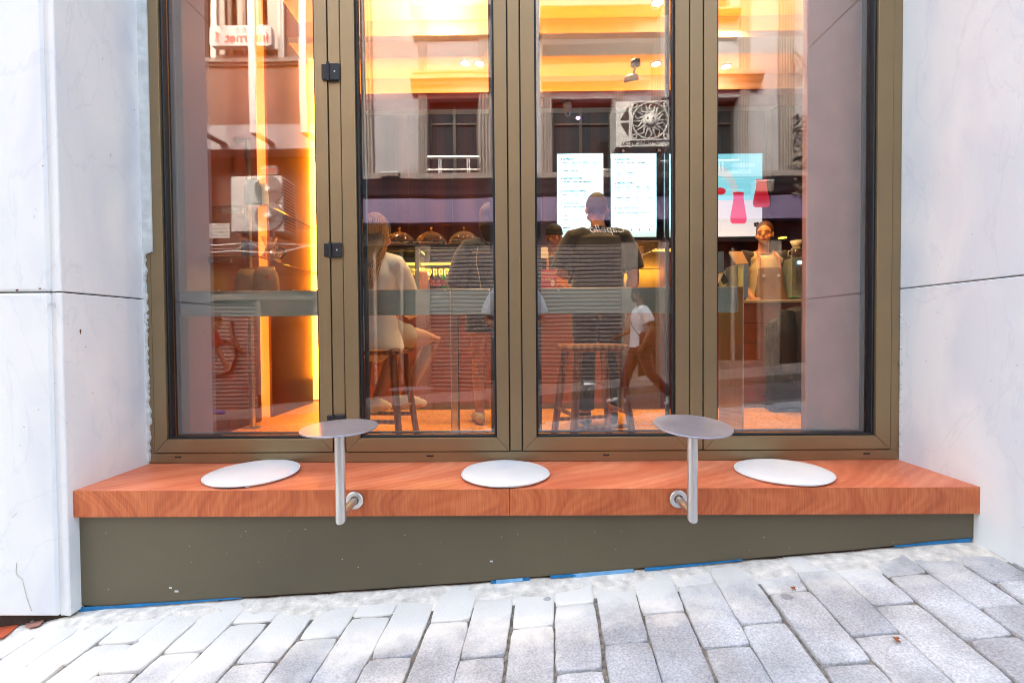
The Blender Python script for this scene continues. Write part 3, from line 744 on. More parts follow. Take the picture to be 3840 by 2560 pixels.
# marks on the marble
m_rust = mat('rust_stain', C(120, 74, 44), .9, vary=.4, vscale=40); m_pen = mat('pen_mark', C(204, 198, 188), .9); m_ochre = mat('ochre_stain', C(206, 198, 176), .8)
mk = MB()
for px, py, D, s_ in ((309, 1240, 1.70, 5), (306, 1249, 1.70, 3), (150, 1082, 1.626, 4), (64, 1088, 1.626, 5), (160, 622, 1.626, 2.5), (90, 1600, 1.626, 2), (345, 1300, 1.72, 2), (145, 1535, 1.626, 2)):
    if D > 1.63: p = Vector((XL+.0005, D-2.0, W(px, py, D).z)); mk.ell(p, (.0008, s_*.0007, s_*.0012), 8, 6)
    else: p = W(px, py, D); mk.ell(p, (s_*.0012, .0008, s_*.0007), 8, 6)
lab(mk.build('rust_spot', m_rust, mwl), 'small rusty spots')
mk = MB()
mk.tube([W(x, y, 1.627) for x, y in ((62, 2110), (60, 2150), (84, 2172), (100, 2240), (118, 2290))], .0011, 5); mk.tube([W(x, y, 1.627) for x, y in ((44, 1938), (64, 1922))], .0007, 4)
for k in range(5): mk.tube([W(180+k*6, 1148-k*2, 1.627), W(186+k*5, 1136, 1.627), W(192+k*4, 1152, 1.627)], .0006, 4)
mk.build('scratch', m_pen, mwl)
for nm in ('protective_film', 'paint_chip', 'rust_spot', 'scratch', 'filler_crumbs'): split_pieces(nm)
# ============================================================ the street behind the camera (seen mirrored in the glass)
m_fac = mat('pale_render', C(132, 132, 138), 0.85, vary=0.08, vscale=3, bump=0.3, bscale=60)
m_facw = mat('stone_trim', C(118, 112, 110), 0.8, vary=0.12, vscale=10, bump=0.3, bscale=60)
m_facd = mat('grimy_render', C(120, 108, 100), 0.85, vary=0.25, vscale=4)
m_dark = mat('dark_shopfront', C(26, 20, 19), 0.5, vary=0.3, vscale=4)
m_wframe = mat('painted_frame', C(196, 192, 186), 0.5, vary=0.05)
m_dglass = mat('dark_glass', C(30, 36, 38), 0.08, vary=0.3, vscale=1.5, spec=0.8)
m_curt = mat('net_curtain', C(120, 124, 122), 0.8, vary=0.3, vscale=6, stretch=(6, 1, 0.4))
m_lilac = mat('lilac_signboard', C(104, 94, 126), 0.45, vary=0.10, vscale=2.0)
m_shut = mat('shutter_metal', C(96, 90, 92), 0.7, 0.0, vary=0.10, vscale=9, bump=0.1)
m_white = mat('white_enamel', C(178, 178, 178), 0.4, vary=0.04)
m_rail = mat('rail_steel', C(200, 200, 200), 0.3, 0.6, vary=0.05)
m_brown = mat('brown_cladding', C(74, 44, 34), 0.6, vary=0.25, vscale=2, stretch=(1, 1, 4))
m_red = mat('red_letters', C(196, 36, 30), 0.5, vary=0.05)
m_grey = mat('grey_letters', C(120, 120, 132), 0.5, vary=0.05)
m_ink = mat('ink', C(40, 40, 46), 0.6, vary=0.1)
m_whiteink = mat('white_ink', C(235, 235, 235), 0.6, vary=0.03, emit=None)
def yv(D): return 2*GL-(D-2.0)
def bV(mb, x0, x1, y0, y1, D, dep, m, r=0.004):
    ym = (y0+y1)/2; xm = (x0+x1)/2
    a = V(x0, ym, D).x; b = V(x1, ym, D).x; z0 = V(xm, y1, D).z; z1 = V(xm, y0, D).z
    mb.bbox((a, yv(D), z0), (b, yv(D)-dep, z1), r, m); return (a, b, z0, z1)
def XV(px, D=8.5): return V(px, 1250, D).x
def ZV(py, D=8.5, px=1937): return V(px, py, D).z
D0 = 8.5
bld = thing('stone_building', 'pale stone house across the street, mirrored in the three right panes', 'building', (1, yv(D0)-1, 0))
wall = MB(); yw = yv(D0)
OPEN = [(1615, 1800, 365, 690), (2075, 2300, 375, 690), (2478, 2768, 375, 690)]
OPEN2 = [(1612, 1822, -320, 38), (2075, 2300, -320, 20), (2478, 2735, -320, 66)]
xs0, xs1 = XV(1215), 13.0
zt = 7.4; zband = ZV(735)
def wallcells(ops, z0, z1):
    """wall between heights z0..z1 with openings cut out"""
    x = xs0
    for (a, b, c, d) in ops:
        xa, xb = XV(a), XV(b); zc, zd = ZV(c), ZV(d)
        wall.box((x, yw, z0), (xa, yw-.3, z1)); wall.box((xa+1e-4, yw-.0005, z0), (xb-1e-4, yw-.3, max(zd, z0+.001))); wall.box((xa+1e-4, yw-.0005, min(zc, z1-.001)), (xb-1e-4, yw-.3, z1)); x = xb
    wall.box((x, yw, z0), (xs1, yw-.3, z1))
zmid = ZV(300)
wallcells(OPEN, zband, zmid); wallcells(OPEN2, zmid+.0008, zt)
wall.build('wall', m_fac, bld)
for ops, up_ in ((OPEN, 0), (OPEN2, 1)):
    for i, (a, b, c, d) in enumerate(ops):
        xa, xb = XV(a), XV(b); z1, z0 = ZV(c), ZV(d); f = MB(); y = yw-.16; t = .05
        for (p, q) in (((xa, z0), (xa+t, z1)), ((xb-t, z0), (xb, z1)), ((xa+t, z0), (xb-t, z0+t)), ((xa+t, z1-t), (xb-t, z1))): f.bbox((p[0], y, p[1]), (q[0], y-.06, q[1]), .004)
        n = 2 if i != 2 else 3
        for k in range(1, n): x = lerp(xa, xb, k/n); f.bbox((x-.03, y+.001, z0+t), (x+.03, y-.05, z1-t), .004)
        zz = lerp(z0, z1, .74); f.bbox((xa+t, y+.002, zz-.02), (xb-t, y-.045, zz+.02), .004)
        fo = f.build('window', m_dark, bld)
        p = MB(); p.box((xa+t, y-.03, z0+t), (xb-t, y-.036, z1-t), m_dglass)
        p.build('pane', m_dglass, fo)
        cu = MB(); k = 26
        for s0, s1 in ((.08, .42), (.58, .92)):
            P = [(lerp(xa, xb, lerp(s0, s1, j/k)), y-.10-.02*math.sin(j*1.7)) for j in range(k+1)]
            zc1 = lerp(z0, z1, .93); zc0 = lerp(z0, z1, .30 if not up_ else .1)
            cu.add([(x, yy, zc0) for x, yy in P]+[(x, yy, zc1) for x, yy in P], [(j, j+1, k+2+j, k+1+j) for j in range(k)], m_curt, True)
        cu.build('curtain', None, fo)
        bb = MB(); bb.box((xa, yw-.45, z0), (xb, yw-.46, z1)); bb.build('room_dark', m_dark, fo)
# fluted pilasters
for (a, b, z0p, z1p) in ((1345, 1412, 735, -500), (1580, 1614, 735, -500), (1801, 1850, 735, -500), (2034, 2074, 735, -500), (2302, 2340, 735, -500), (2440, 2477, 735, -500), (2770, 2806, 735, -500), (2912, 2972, 735, -500)):
    p = MB(); xa, xb = XV(a), XV(b); nfl = 6 if b-a > 50 else 4; w_ = (xb-xa)/nfl
    p.box((xa, yw+.001, zband), (xb, yw+.03, zt))
    for k in range(nfl): p.tube([(xa+(k+.5)*w_, yw+.036, zband), (xa+(k+.5)*w_, yw+.036, zt)], w_*.36, 8, None, True)
    p.build('pilaster', m_facw, bld)
def cornice(x0, x1, ytop, ybot, dep, D=None, nm='cornice', m=None):
    xa, xb = XV(x0), XV(x1); z1, z0 = ZV(ytop), ZV(ybot); h = z1-z0
    prof = [(0.002, z0), (dep*.35, z0), (dep*.45, z0+h*.25), (dep*.7, z0+h*.4), (dep*.8, z0+h*.62), (dep, z0+h*.68), (dep, z1), (0.002, z1)]
    c = MB(); c.prism([(xa, yw+p, z) for p, z in prof], (xb-xa, 0, 0)); return c.build(nm, m or m_facw, bld)
cornice(1558, 1852, 300, 352, .22); cornice(1562, 1846, 276, 299, .12)
cornice(2636, 2840, 300, 350, .22); cornice(2640, 2790, 282, 299, .12)
cornice(1560, 1850, 38, 62, .2, nm='window_sill'); cornice(2640, 2760, 66, 90, .2, nm='window_sill')
cornice(1565, 1845, 138, 152, .10); cornice(2600, 2760, 150, 164, .10)
for a, b in ((1570, 1840), (2600, 2750)):
    q = MB(); bV(q, a, b, 156, 272, D0-.04, .036, m_fac); q.build('relief_panel', None, bld)
cornice(1330, 2300, 672, 732, .34, nm='ledge'); cornice(2301, 3300, 672, 732, .34, nm='ledge')
# closed balcony with a moulded underside
bal = MB(); xa, xb = XV(2036), XV(2425); zb1 = ZV(178, 7.7); zb0 = ZV(345); 
prof = [(0.0, zb0), (.18, zb0+.08), (.24, zb0+.35), (.46, zb0+.55), (.56, zb0+.82), (.80, zb0+.93), (.80, zt), (0, zt)]
bal.prism([(xa, yw+p, z) for p, z in prof], (xb-xa, 0, 0)); bal.build('closed_balcony', m_facw, bld)
bm = MB(); bm.prism([(xa-.05, yw+p, z) for p, z in [(.001, zb0+.93), (.85, zb0+.93), (.85, zb0+1.03), (.001, zb0+1.03)]], (xb-xa+.1, 0, 0)); bm.build('moulding', m_fac, bld)
# balcony rails in front of the windows
for (a, b, ys) in ((1613, 1802, (590, 637)), (2474, 2770, (612, 664)), (2255, 2312, (640, 668))):
    r_ = MB(); z1, z0 = ZV(ys[0], 8.35), ZV(ys[1], 8.35); xa, xb = XV(a, 8.35), XV(b, 8.35); y = yv(8.35)
    r_.tube([(xa, y, z1), (xb, y, z1)], .028, 10); r_.tube([(xa, y, z0), (xb, y, z0)], .015, 8)
    for t in (.22, .26, .76, .80): x = lerp(xa, xb, t); r_.tube([(x, y, ZV(676)), (x, y, z1)], .013, 8)
    r_.build('window_rail', m_rail, bld)
# lilac shop sign, dark shopfront, roller shutter
q = MB(); bV(q, 1338, 3330, 737, 826, 8.25, .25, m_lilac); so = q.build('shop_sign', None, bld); lab(so, 'plain lilac grey signboard running along the shopfront')
t_ = MB(); text(t_, 'Capello', .205, V(2350, 872, 8.17), STREET, m_whiteink, 'LEFT', .003, .4, bold=-.002)
t_.v = [tuple(v) for v in t_.v]; t_.build('white_script', None, so)
hd = MB(); hd.box((xs0, yw-.02, ZV(915)), (xs1, yw-.3, zband-.002)); hd.build('dark_header', m_dark, bld)
def shutter(root, x0, x1, ytop, D=8.55, m=m_shut, slope=.076):
    a, b = XV(x0, D), XV(x1, D); z1 = ZV(ytop, D); y = yv(D); s_ = MB(); z = z1; h = .072
    while z > min(far_z(a), far_z(b))-.1:
        s_.add([(a, y, z), (b, y, z), (b, y+.016, z-h*.35), (a, y+.016, z-h*.35), (b, y+.012, z-h*.8), (a, y+.012, z-h*.8), (b, y-.004, z-h), (a, y-.004, z-h)],
               [(0, 3, 2, 1), (3, 5, 4, 2), (5, 7, 6, 4)], m); z -= h
    o = s_.build('roller_shutter', None, root); return o, a, b, y
sh, sa_, sb_, sy_ = shutter(bld, 1618, 2332, 915)
lo = MB()
def lower(x0, x1, m, y0=915, D=8.5, dep=.3): a, b = XV(x0, D), XV(x1, D); lo.box((a, yv(D), min(far_z(a), far_z(b))-.1), (b, yv(D)-dep, ZV(y0, D)), m)
lower(1215, 1262, m_facd); lower(1262, 1560, m_dark, D=8.7); lower(1560, 1617, m_facd); lower(2333, 2392, m_facw); lower(2393, 2470, m_dark, D=8.72); lower(2471, 2540, m_facw)
lower(2541, 2860, m_dark, D=8.72); lower(2861, 2925, m_facd); lower(2926, 3330, m_dark, D=8.7); lower(3331, 4600, m_facd)
lo.build('shopfront', None, bld)
pl = MB(); xa = XV(2541); xb = XV(2860); pl.box((xa, yw-.1, -.6), (xb, yw-.05, far_z(xb)+.12)); pl.build('plinth', m_farpave, bld)
dj = MB()
for a, b in ((2560, 2572), (2640, 2652), (2742, 2754), (2840, 2852), (1290, 1300), (1400, 1412), (1500, 1512)): bV(dj, a, b, 930, 1440, 8.62, .05, m_facd)
dj.build('door_frame', None, bld)
# --- the brown house at the left
bl2 = thing('brown_house', 'brown clad house with white fins, mirrored in the leftmost pane', 'building', (XV(960), yv(D0)-1, 0))
b2 = MB(); xl0 = -13.0; xl1 = XV(1214)
b2.box((xl0, yw-.02, ZV(455)), (XV(725), yw-.5, zt), m_fac); b2.box((XV(725), yw-.02, ZV(455)), (xl1, yw-.5, ZV(222)), m_brown)
b2.box((XV(725), yw-.021, ZV(222)), (XV(785), yw-.5, zt), m_brown); b2.box((XV(1060), yw-.021, ZV(222)), (xl1, yw-.5, zt), m_brown)
b2.box((xl0, yw, ZV(548)), (xl1, yw-.4, ZV(457)), m_fac); b2.box((xl0, yw-.0, -1.2), (XV(742), yw-.4, ZV(549)), m_fac)
b2.box((XV(1175), yw-.01, -.9), (xl1, yw-.4, ZV(549)), m_facd); b2.box((XV(700), yw-.41, -1.1), (XV(1200), yw-.5, ZV(520)), m_brown)
b2.build('wall', None, bl2)
q = MB(); bV(q, 725, 1200, 215, 232, D0-.06, .06, m_facw); bV(q, 742, 1200, 222+8, 246, D0-.02, .02, m_facw); q.build('cornice', None, bl2)
f = MB()
for a, b in ((788, 808), (1036, 1050), (1052, 1060)): bV(f, a, b, -320, 218, D0-.05, .1, m_wframe)
for a in (850, 905, 965): bV(f, a, a+14, -320, 218, D0+.1, .05, m_facd)
bV(f, 808, 1036, 205, 218, D0-.03, .1, m_facd)
fo = f.build('window', None, bl2)
p = MB(); bV(p, 786, 1060, -320, 221, D0+.2, .02, m_dglass); p.build('pane', None, fo)
for a, b in ((757, 785), (950, 976), (1140, 1166)):
    f = MB(); xa, xb = XV(a, 7.9), XV(b, 7.9); y = yv(7.9); z0 = ZV(487, 7.9)
    f.bbox((xa, y, z0), (xb, y-.05, zt), .004, m_white); f.prism([(xa, y-.051, z0), (xb, y-.051, z0), (xb, yw, z0+.05), (xa, yw, z0+.05)], (0, 0, .03), m_facw)
    f.build('facade_fin', None, bl2)
s2, a2, b2_, y2 = shutter(bl2, 744, 963, 1095, 8.52)
gr = MB()   # graffiti loop sprayed on the shutter
cpx = [(782, 1345), (790, 1300), (815, 1275), (850, 1274), (880, 1300), (884, 1340), (866, 1385), (835, 1402), (800, 1404), (760, 1385)]
pts = [V(x, y, 8.5) for x, y in cpx]; gr.tube(pts, [.03, .045, .05, .05, .05, .055, .05, .04, .03, .015], 8, m_brown, flat=.2, up=(0, 1, 0))
pts = [V(x, y, 8.5) for x, y in [(864, 1205), (870, 1260), (886, 1300), (905, 1322)]]; gr.tube(pts, [.03, .04, .05, .03], 8, m_brown, up=(0, 1, 0))
lab(gr.build('graffiti', None, s2), 'brown sprayed loop on the shutter')
q = MB(); bV(q, 742, 1175, 1110, 1125, 8.45, .08, m_facd); bV(q, 965, 982, 1125, 1480, 8.46, .06, m_facd); q.build('shutter_box', None, bl2)
# lit sign box
def rbox(mb, x0, x1, z0, z1, y, dep, r, m):
    P = []
    for cx, cz, a0 in ((x1-r, z1-r, 0), (x0+r, z1-r, 90), (x0+r, z0+r, 180), (x1-r, z0+r, 270)):
        for k in range(7): an = R(a0+15*k); P.append((cx+r*math.cos(an), y, cz+r*math.sin(an)))
    mb.prism(P, (0, dep, 0), m)
sg = thing('sign_box', 'white internet sign box with red letters hung across a window', 'sign', (XV(925), yv(8.3), ZV(120)))
q = MB(); a, b, z0, z1 = XV(812, 8.3), XV(1036, 8.3), ZV(158, 8.3), ZV(82, 8.3); rbox(q, a, b, z0, z1, yv(8.3)-.12, .12, .05, m_white); q.build('sign_case', None, sg)
yy = yv(8.3)+.004
q = MB(); text(q, 'internet', .235, (b-.045, yy, z0+.055), STREET, m_red, 'LEFT', .003, bold=.004); text(q, 'CAFE', .078, (a+.10, yy, z0+.055), STREET, m_red, 'LEFT', .002, rot=R(90), bold=.001)
text(q, 'VELO', .12, (b-.33, yy, z1-.13), STREET, m_grey, 'LEFT', .003, shear=.3); q.build('sign_lettering', None, sg)
sg = thing('sign_box', 'small dark red shop sign under the white band', 'sign', (XV(1022), yv(8.4), ZV(630)))
q = MB(); a, b, z0, z1 = XV(988, 8.4), XV(1054, 8.4), ZV(646, 8.4), ZV(612, 8.4); rbox(q, a, b, z0, z1, yv(8.4)-.05, .05, .03, m_facd); q.build('sign_case', None, sg)
q = MB(); text(q, 'NAZAR', .075, (b-.04, yv(8.4)+.004, z0+.05), STREET, m_red, 'LEFT', .002); q.build('sign_lettering', None, sg)
# posters
for a_, b_, y0, y1, lb in ((776, 862, 838, 893, 'white notice of dark text lines on the shopfront'), (724, 756, 838, 893, 'narrow striped notice at the wall corner')):
    po = thing('notice_board', lb, 'notice', (XV(a_), yv(8.4), ZV(870)))
    q = MB(); e = bV(q, a_, b_, y0, y1, 8.4, .02, m_white); q.build('board', None, po)
    q = MB()
    for k in range(4):
        zz = lerp(e[3], e[2], (k+.75)/4.2)
        text(q, 'KUYUMCU ATOLYE TAMIR'[(k*3) % 6:][:11 if b_-a_ > 50 else 4], .055, (e[1]-.02, yv(8.4)+.004, zz), STREET, m_ink, 'LEFT', .001)
    q.build('text_lines', None, po)
# air conditioners
def fan_grille(mb, cx, cz, y, r, m, n=13, sp=26):
    for k in range(1, n+1):
        rr = r*k/n; mb.tube([(cx+rr*math.cos(t*math.pi/16), y, cz+rr*math.sin(t*math.pi/16)) for t in range(32)], .0042, 4, m, closed=True, smooth=False)
    for k in range(sp):
        an = 2*math.pi*k/sp; P = [(cx+r*t*math.cos(an+t*1.1), y+.004, cz+r*t*math.sin(an+t*1.1)) for t in (.12, .35, .6, .8, 1)]; mb.tube(P, .004, 4, m, smooth=False)
ac = thing('air_conditioner', 'large white two-fan air conditioning unit on the brown house', 'air conditioner', (XV(1000), yv(7.9), ZV(780)))
yA = yv(7.75); xa, xm, xb = XV(876, 7.75), XV(958, 7.75), XV(1070, 7.75); z0, z1 = ZV(860, 7.75), ZV(650, 7.75); dp = .46
q = MB(); q.bbox((xa, yA, z0), (xb, yA-dp, z1), .012, m_white); q.build('casing', None, ac)
for zc in (lerp(z0, z1, .74), lerp(z0, z1, .27)):
    q = MB(); cx = (xm+xb)/2+.02; rr = .225
    q.lathe([(0, .001), (rr+.012, .001), (rr+.012, .006), (rr+.004, .006), (rr+.004, .002), (0, .002)], c=(cx, yA, zc), n=40, m=m_dark, ax='y')
    fo = q.build('fan_opening', None, ac); q = MB(); fan_grille(q, cx, zc, yA+.02, rr, m_white); q.lathe([(0, 0), (.055, 0), (.06, .012), (0, .012)], c=(cx, yA+.03, zc), n=20, m=m_white, ax='y'); q.build('fan_guard', None, fo)
q = MB(); q.box((xm+.01, yA+.001, lerp(z0, z1, .50)), (xb-.01, yA+.012, lerp(z0, z1, .515)), m_facd); q.build('seam_strip', None, ac)
q = MB()
for k in range(16): z = lerp(z0+.06, z1-.06, k/15); q.box((xb+.0005, yA-.04, z), (xb+.012, yA-dp+.05, z+.016), m_dark)
q.build('side_vent', None, ac)
q = MB(); q.box((xa+.1, yA-.02, z0-.06), (xa+.15, yw, z0-.002), m_facd); q.box((xb-.2, yA-.02, z0-.06), (xb-.15, yw, z0-.002), m_facd); q.build('bracket', None, ac)
ac = thing('air_conditioner', 'white air conditioner behind a pierced metal cover with a smiling sun', 'air conditioner', (XV(2410), yv(7.9), ZV(480)))
D1 = 7.65; yA = yv(D1); xa, xb = XV(2312, D1), XV(2515, D1); z0, z1 = ZV(556, D1), ZV(386, D1); dp = .5; th = .03
q = MB(); q.bbox((xa, yA, z0), (xb, yA-dp, z1), .006, m_white); q.build('cover_box', None, ac)
cx, cz, rr = XV(2437, D1), ZV(462, D1), .285
dk = MB(); P = []
dk.box((cx-.30, yA+.001, cz-.30), (cx+.30, yA+.004, cz+.30), m_dark)
tri = [(xa+.05, cz), (xa+.19, cz+.28), (cx-.32, cz+.28), (cx-.32, cz-.28), (xa+.19, cz-.28)]
dk.prism([(x, yA+.001, z) for x, z in [(xa+.06, cz+.02), (xa+.2, cz+.24), (xa+.21, cz+.02)]], (0, .003, 0), m_dark); dk.prism([(x, yA+.001, z) for x, z in [(xa+.06, cz-.02), (xa+.21, cz-.02), (xa+.2, cz-.24)]], (0, .003, 0), m_dark)
dk.build('pierced_openings', None, ac)
sn = MB(); y = yA+.012
sn.tube([(cx+rr*math.cos(t*math.pi/32), y, cz+rr*math.sin(t*math.pi/32)) for t in range(64)], .014, 6, m_white, closed=True)
sn.lathe([(0, 0), (.125, 0), (.13, .008), (0, .008)], c=(cx, y, cz), n=36, m=m_white, ax='y')
for k in range(20):
    an = 2*math.pi*k/20; wav = (k % 2)
    P = [(cx+r_*math.cos(an+(wav*.13*math.sin(r_*38))), y, cz+r_*math.sin(an+(wav*.13*math.sin(r_*38)))) for r_ in (.12, .15, .18, .21, .24, .275)]
    sn.tube(P, [.017, .016, .013, .011, .008, .004], 6, m_white)
for sx in (-1, 1): sn.ell((cx+sx*.045, y+.012, cz+.035), (.014, .006, .02), 10, 6, m_dark)
sn.tube([(cx+.07*math.cos(R(a)), y+.012, cz-.01+.07*math.sin(R(a))) for a in range(200, 341, 14)], [.003]+[.010]*9+[.003], 6, m_dark)
for sx in (-1, 1):
    for sz in (-1, 1): sn.tube([(cx+sx*(.245+.035*math.cos(t*.8)), y, cz+sz*(.245+.035*math.sin(t*.8))) for t in range(8)], .012, 6, m_white, closed=True)
for sx in (-1, 1): sn.bbox((cx+sx*.30-.015, yA, cz-.31), (cx+sx*.30+.015, y+.01, cz+.31), .003, m_white)
for sz in (-1, 1): sn.bbox((cx-.31, yA, cz+sz*.30-.012), (cx+.31, y+.009, cz+sz*.30+.012), .003, m_white)
sn.build('sun_ornament', None, ac)
q = MB(); text(q, 'OPTIMAL METAL', .075, (cx+.16, yA+.004, z0+.035), STREET, m_ink, 'LEFT', .001, spacing=1.15, bold=.001); q.build('plate_lettering', None, ac)
q = MB(); q.box((xa+.1, yA-.03, z0-.07), (xa+.15, yw, z0-.002), m_facd); q.box((xb-.2, yA-.03, z0-.07), (xb-.15, yw, z0-.002), m_facd); q.build('bracket', None, ac)
# lamp heads standing on the ledge
for x0, x1, y0, y1, lb in ((1424, 1498, 646, 664, 'white floodlight lying on the stone ledge near the pilaster'), (2832, 2900, 672, 716, 'white topped loudspeaker box on the ledge')):
    o = thing('flood_light', lb, 'lamp', (XV(x0, 8.1), yv(8.1), ZV(y1, 8.1))); q = MB(); bV(q, x0, x1, y0, y0+8, 8.1, .18, m_white, .01); q.build('hood', None, o)
    q = MB(); bV(q, x0+2, x1-2, y0+9, y1+2, 8.1, .16, m_facd, .01); q.build('housing', None, o)
# overhead cables
for k, (P, lb) in enumerate((([(722, 918), (810, 922), (900, 915), (1010, 912), (1190, 926)], 'topmost loose cable sagging across the brown house'), ([(722, 932), (820, 936), (900, 934), (1030, 922), (1190, 918)], 'middle loose cable across the brown house'),
                    ([(722, 958), (800, 950), (880, 942), (960, 948), (1050, 950), (1190, 915)], 'lowest loose cable across the brown house'), ([(884, 945), (905, 926), (930, 917), (955, 919), (985, 935)], 'looped grey cable over the shutter'))):
    q = MB(); q.tube([V(x, y, 7.9) for x, y in P], .016, 6, m_white if k != 1 else m_facw); tag(q.build('cable'), lb, 'cable', 'cables hung along the street')
# galvanised elbow on the far pavement
dp_ = thing('duct_elbow', 'bent galvanised duct end standing before the roller shutter', 'duct', V(2215, 1470, 8.1)); q = MB()
q.tube([V(2182, 1450, 8.1), V(2200, 1450, 8.1), V(2222, 1452, 8.1), V(2240, 1464, 8.1), V(2250, 1484, 8.1)], [.13, .122, .12, .11, .09], 20, m_steel); q.build('duct_pipe', None, dp_)
q = MB(); q.tube([V(2180, 1450, 8.1), V(2184, 1450, 8.1)], .138, 20, m_facw); q.build('duct_flange', None, dp_)
# climbing plant / bark at the right
iv = MB(); rnd = random.Random(9)
for k in range(420):
    x = rnd.uniform(2974, 3080); y = rnd.uniform(430, 740); c = V(x, y, 8.35-rnd.random()*.2); s = rnd.uniform(.03, .07)
    M = Euler((rnd.uniform(-1.2, 1.2), rnd.uniform(-.8, .8), rnd.uniform(0, 6))).to_matrix()
    iv.add([c+M @ Vector(q) for q in ((-s, 0, 0), (0, 0, -s*.5), (s, 0, 0), (0, 0, s*.5))], [(0, 1, 2, 3)], None)
cr = thing('climbing_plant', 'dry grey climbing plant on the stone house beside a fluted pilaster', 'plant', V(3030, 740, 8.4))
iv.build('dry_leaves', mat('dry_ivy', C(110, 104, 98), .9, vary=.5, vscale=9), cr)
q = MB()
for k in range(9):
    x = rnd.uniform(2980, 3070); P = [V(x+rnd.uniform(-14, 14), 740-i*rnd.uniform(38, 52), 8.38) for i in range(8)]; q.tube(P, [.02-.002*i for i in range(8)], 5, m_facd)
for P in ([(2978, 190), (2972, 235), (2982, 250), (2975, 270)], [(2978, 190), (3005, 225), (3018, 252), (3050, 253)], [(3018, 252), (2990, 275), (3005, 300)]): q.tube([V(x, y, 8.42) for x, y in P], .012, 5, m_facd)
q.build('woody_stem', None, cr)
# neighbours that close the street at both sides so that side views and the sky light stay right
def plain_house(x0, x1, y0, y1, z1, lb, m, fx):
    o = thing('town_house', lb, 'building', ((x0+x1)/2, (y0+y1)/2, 0)); q = MB(); q.box((x0, y0, -1.5), (x1, y1, z1), m); q.build('wall', None, o)
    for k in range(int((x1-x0)/1.7)):
        for j in range(3):
            xx = x0+.9+k*1.7; zz = 1.2+j*2.6; s_ = 1 if fx > 0 else -1; yy = y1 if fx > 0 else y0
            q = MB(); q.bbox((xx-.45, yy, zz), (xx+.45, yy+s_*.03, zz+1.5), .01, m_wframe); fo = q.build('window', None, o); q = MB(); q.box((xx-.38, yy+s_*.031, zz+.07), (xx+.38, yy+s_*.036, zz+1.43), m_dglass); q.build('pane', None, fo)
    return o
plain_house(5.02, 13, -.56, 4, 8.0, 'pale house uphill from the marble wall', m_fac, -1)
plain_house(-13, -4.62, -.35, 4, 8.0, 'pale house downhill from the marble wall', m_fac, -1)

for nm in ('shopfront', 'door_frame', 'bracket', 'pierced_openings'): split_pieces(nm)
# ============================================================ inside the cafe
FZ = 0.27
m_maho = wood('mahogany', C(66, 24, 14), C(92, 36, 20), C(124, 54, 30), scale=(1, 1, .1), rough=.45, wave=.7, dist=4, fine=60)
m_terra = mat('terracotta_panel', C(150, 88, 62), .6, vary=.10, vscale=22, bump=.15, bscale=120)
m_floor, _t, _p = nmat('cork_floor')
def _cork(t, p):
    N, L = t.nodes, t.links
    tc = N.new('ShaderNodeTexCoord'); mp = N.new('ShaderNodeMapping'); mp.inputs['Scale'].default_value = (1, 3.2, 1); L.new(tc.outputs['Object'], mp.inputs[0])
    vo = N.new('ShaderNodeTexVoronoi'); vo.inputs['Scale'].default_value = 17; vo.inputs['Randomness'].default_value = 1; L.new(mp.outputs[0], vo.inputs['Vector'])
    rp = N.new('ShaderNodeValToRGB'); e = rp.color_ramp.elements; e[0].position = .20; e[0].color = C(96, 60, 30); e[1].position = .27; e[1].color = C(244, 168, 62); L.new(vo.outputs['Distance'], rp.inputs[0])
    nz = N.new('ShaderNodeTexNoise'); nz.inputs['Scale'].default_value = 50; nz.inputs['Detail'].default_value = 5; L.new(mp.outputs[0], nz.inputs['Vector'])
    mx = N.new('ShaderNodeMixRGB'); mx.blend_type = 'MULTIPLY'; mx.inputs[0].default_value = .5; L.new(rp.outputs[0], mx.inputs[1])
    r2 = N.new('ShaderNodeValToRGB'); r2.color_ramp.elements[0].color = (.55, .5, .42, 1); r2.color_ramp.elements[0].position = .35; r2.color_ramp.elements[1].position = .6; r2.color_ramp.elements[1].color = (1.1, 1.1, 1.1, 1)
    L.new(nz.outputs[0], r2.inputs[0]); L.new(r2.outputs[0], mx.inputs[2]); L.new(mx.outputs[0], p.inputs['Base Color']); p.inputs['Roughness'].default_value = .5
_cork(_t, _p)
m_ceil = mat('ceiling_paint', C(236, 230, 222), .8, vary=.02)
m_lip = mat('terracotta_fascia', C(150, 62, 40), .6, vary=.08)
m_steeld = mat('bar_steel', C(150, 166, 168), .45, .55, vary=.08, vscale=30, stretch=(.2, 1, 1))
m_amber = emis('amber_led', (1.0, 0.36, 0.02, 1), .9)
m_yled = emis('warm_led', (1.0, 0.50, 0.05, 1), .75)
m_down = emis('downlight_glow', (1.0, 0.93, 0.8, 1), 2.5)
DB, DC = 6.7, 4.40
XLW, XRW = -2.14, 3.6
struct((lambda o: o)((MB().box((XLW-.3, YW+.07, FZ-.05), (XRW+.3, DB-1.9, FZ))).build('cafe_floor', m_floor)))
ZC = W(1937, 345, 5.5).z+0.30
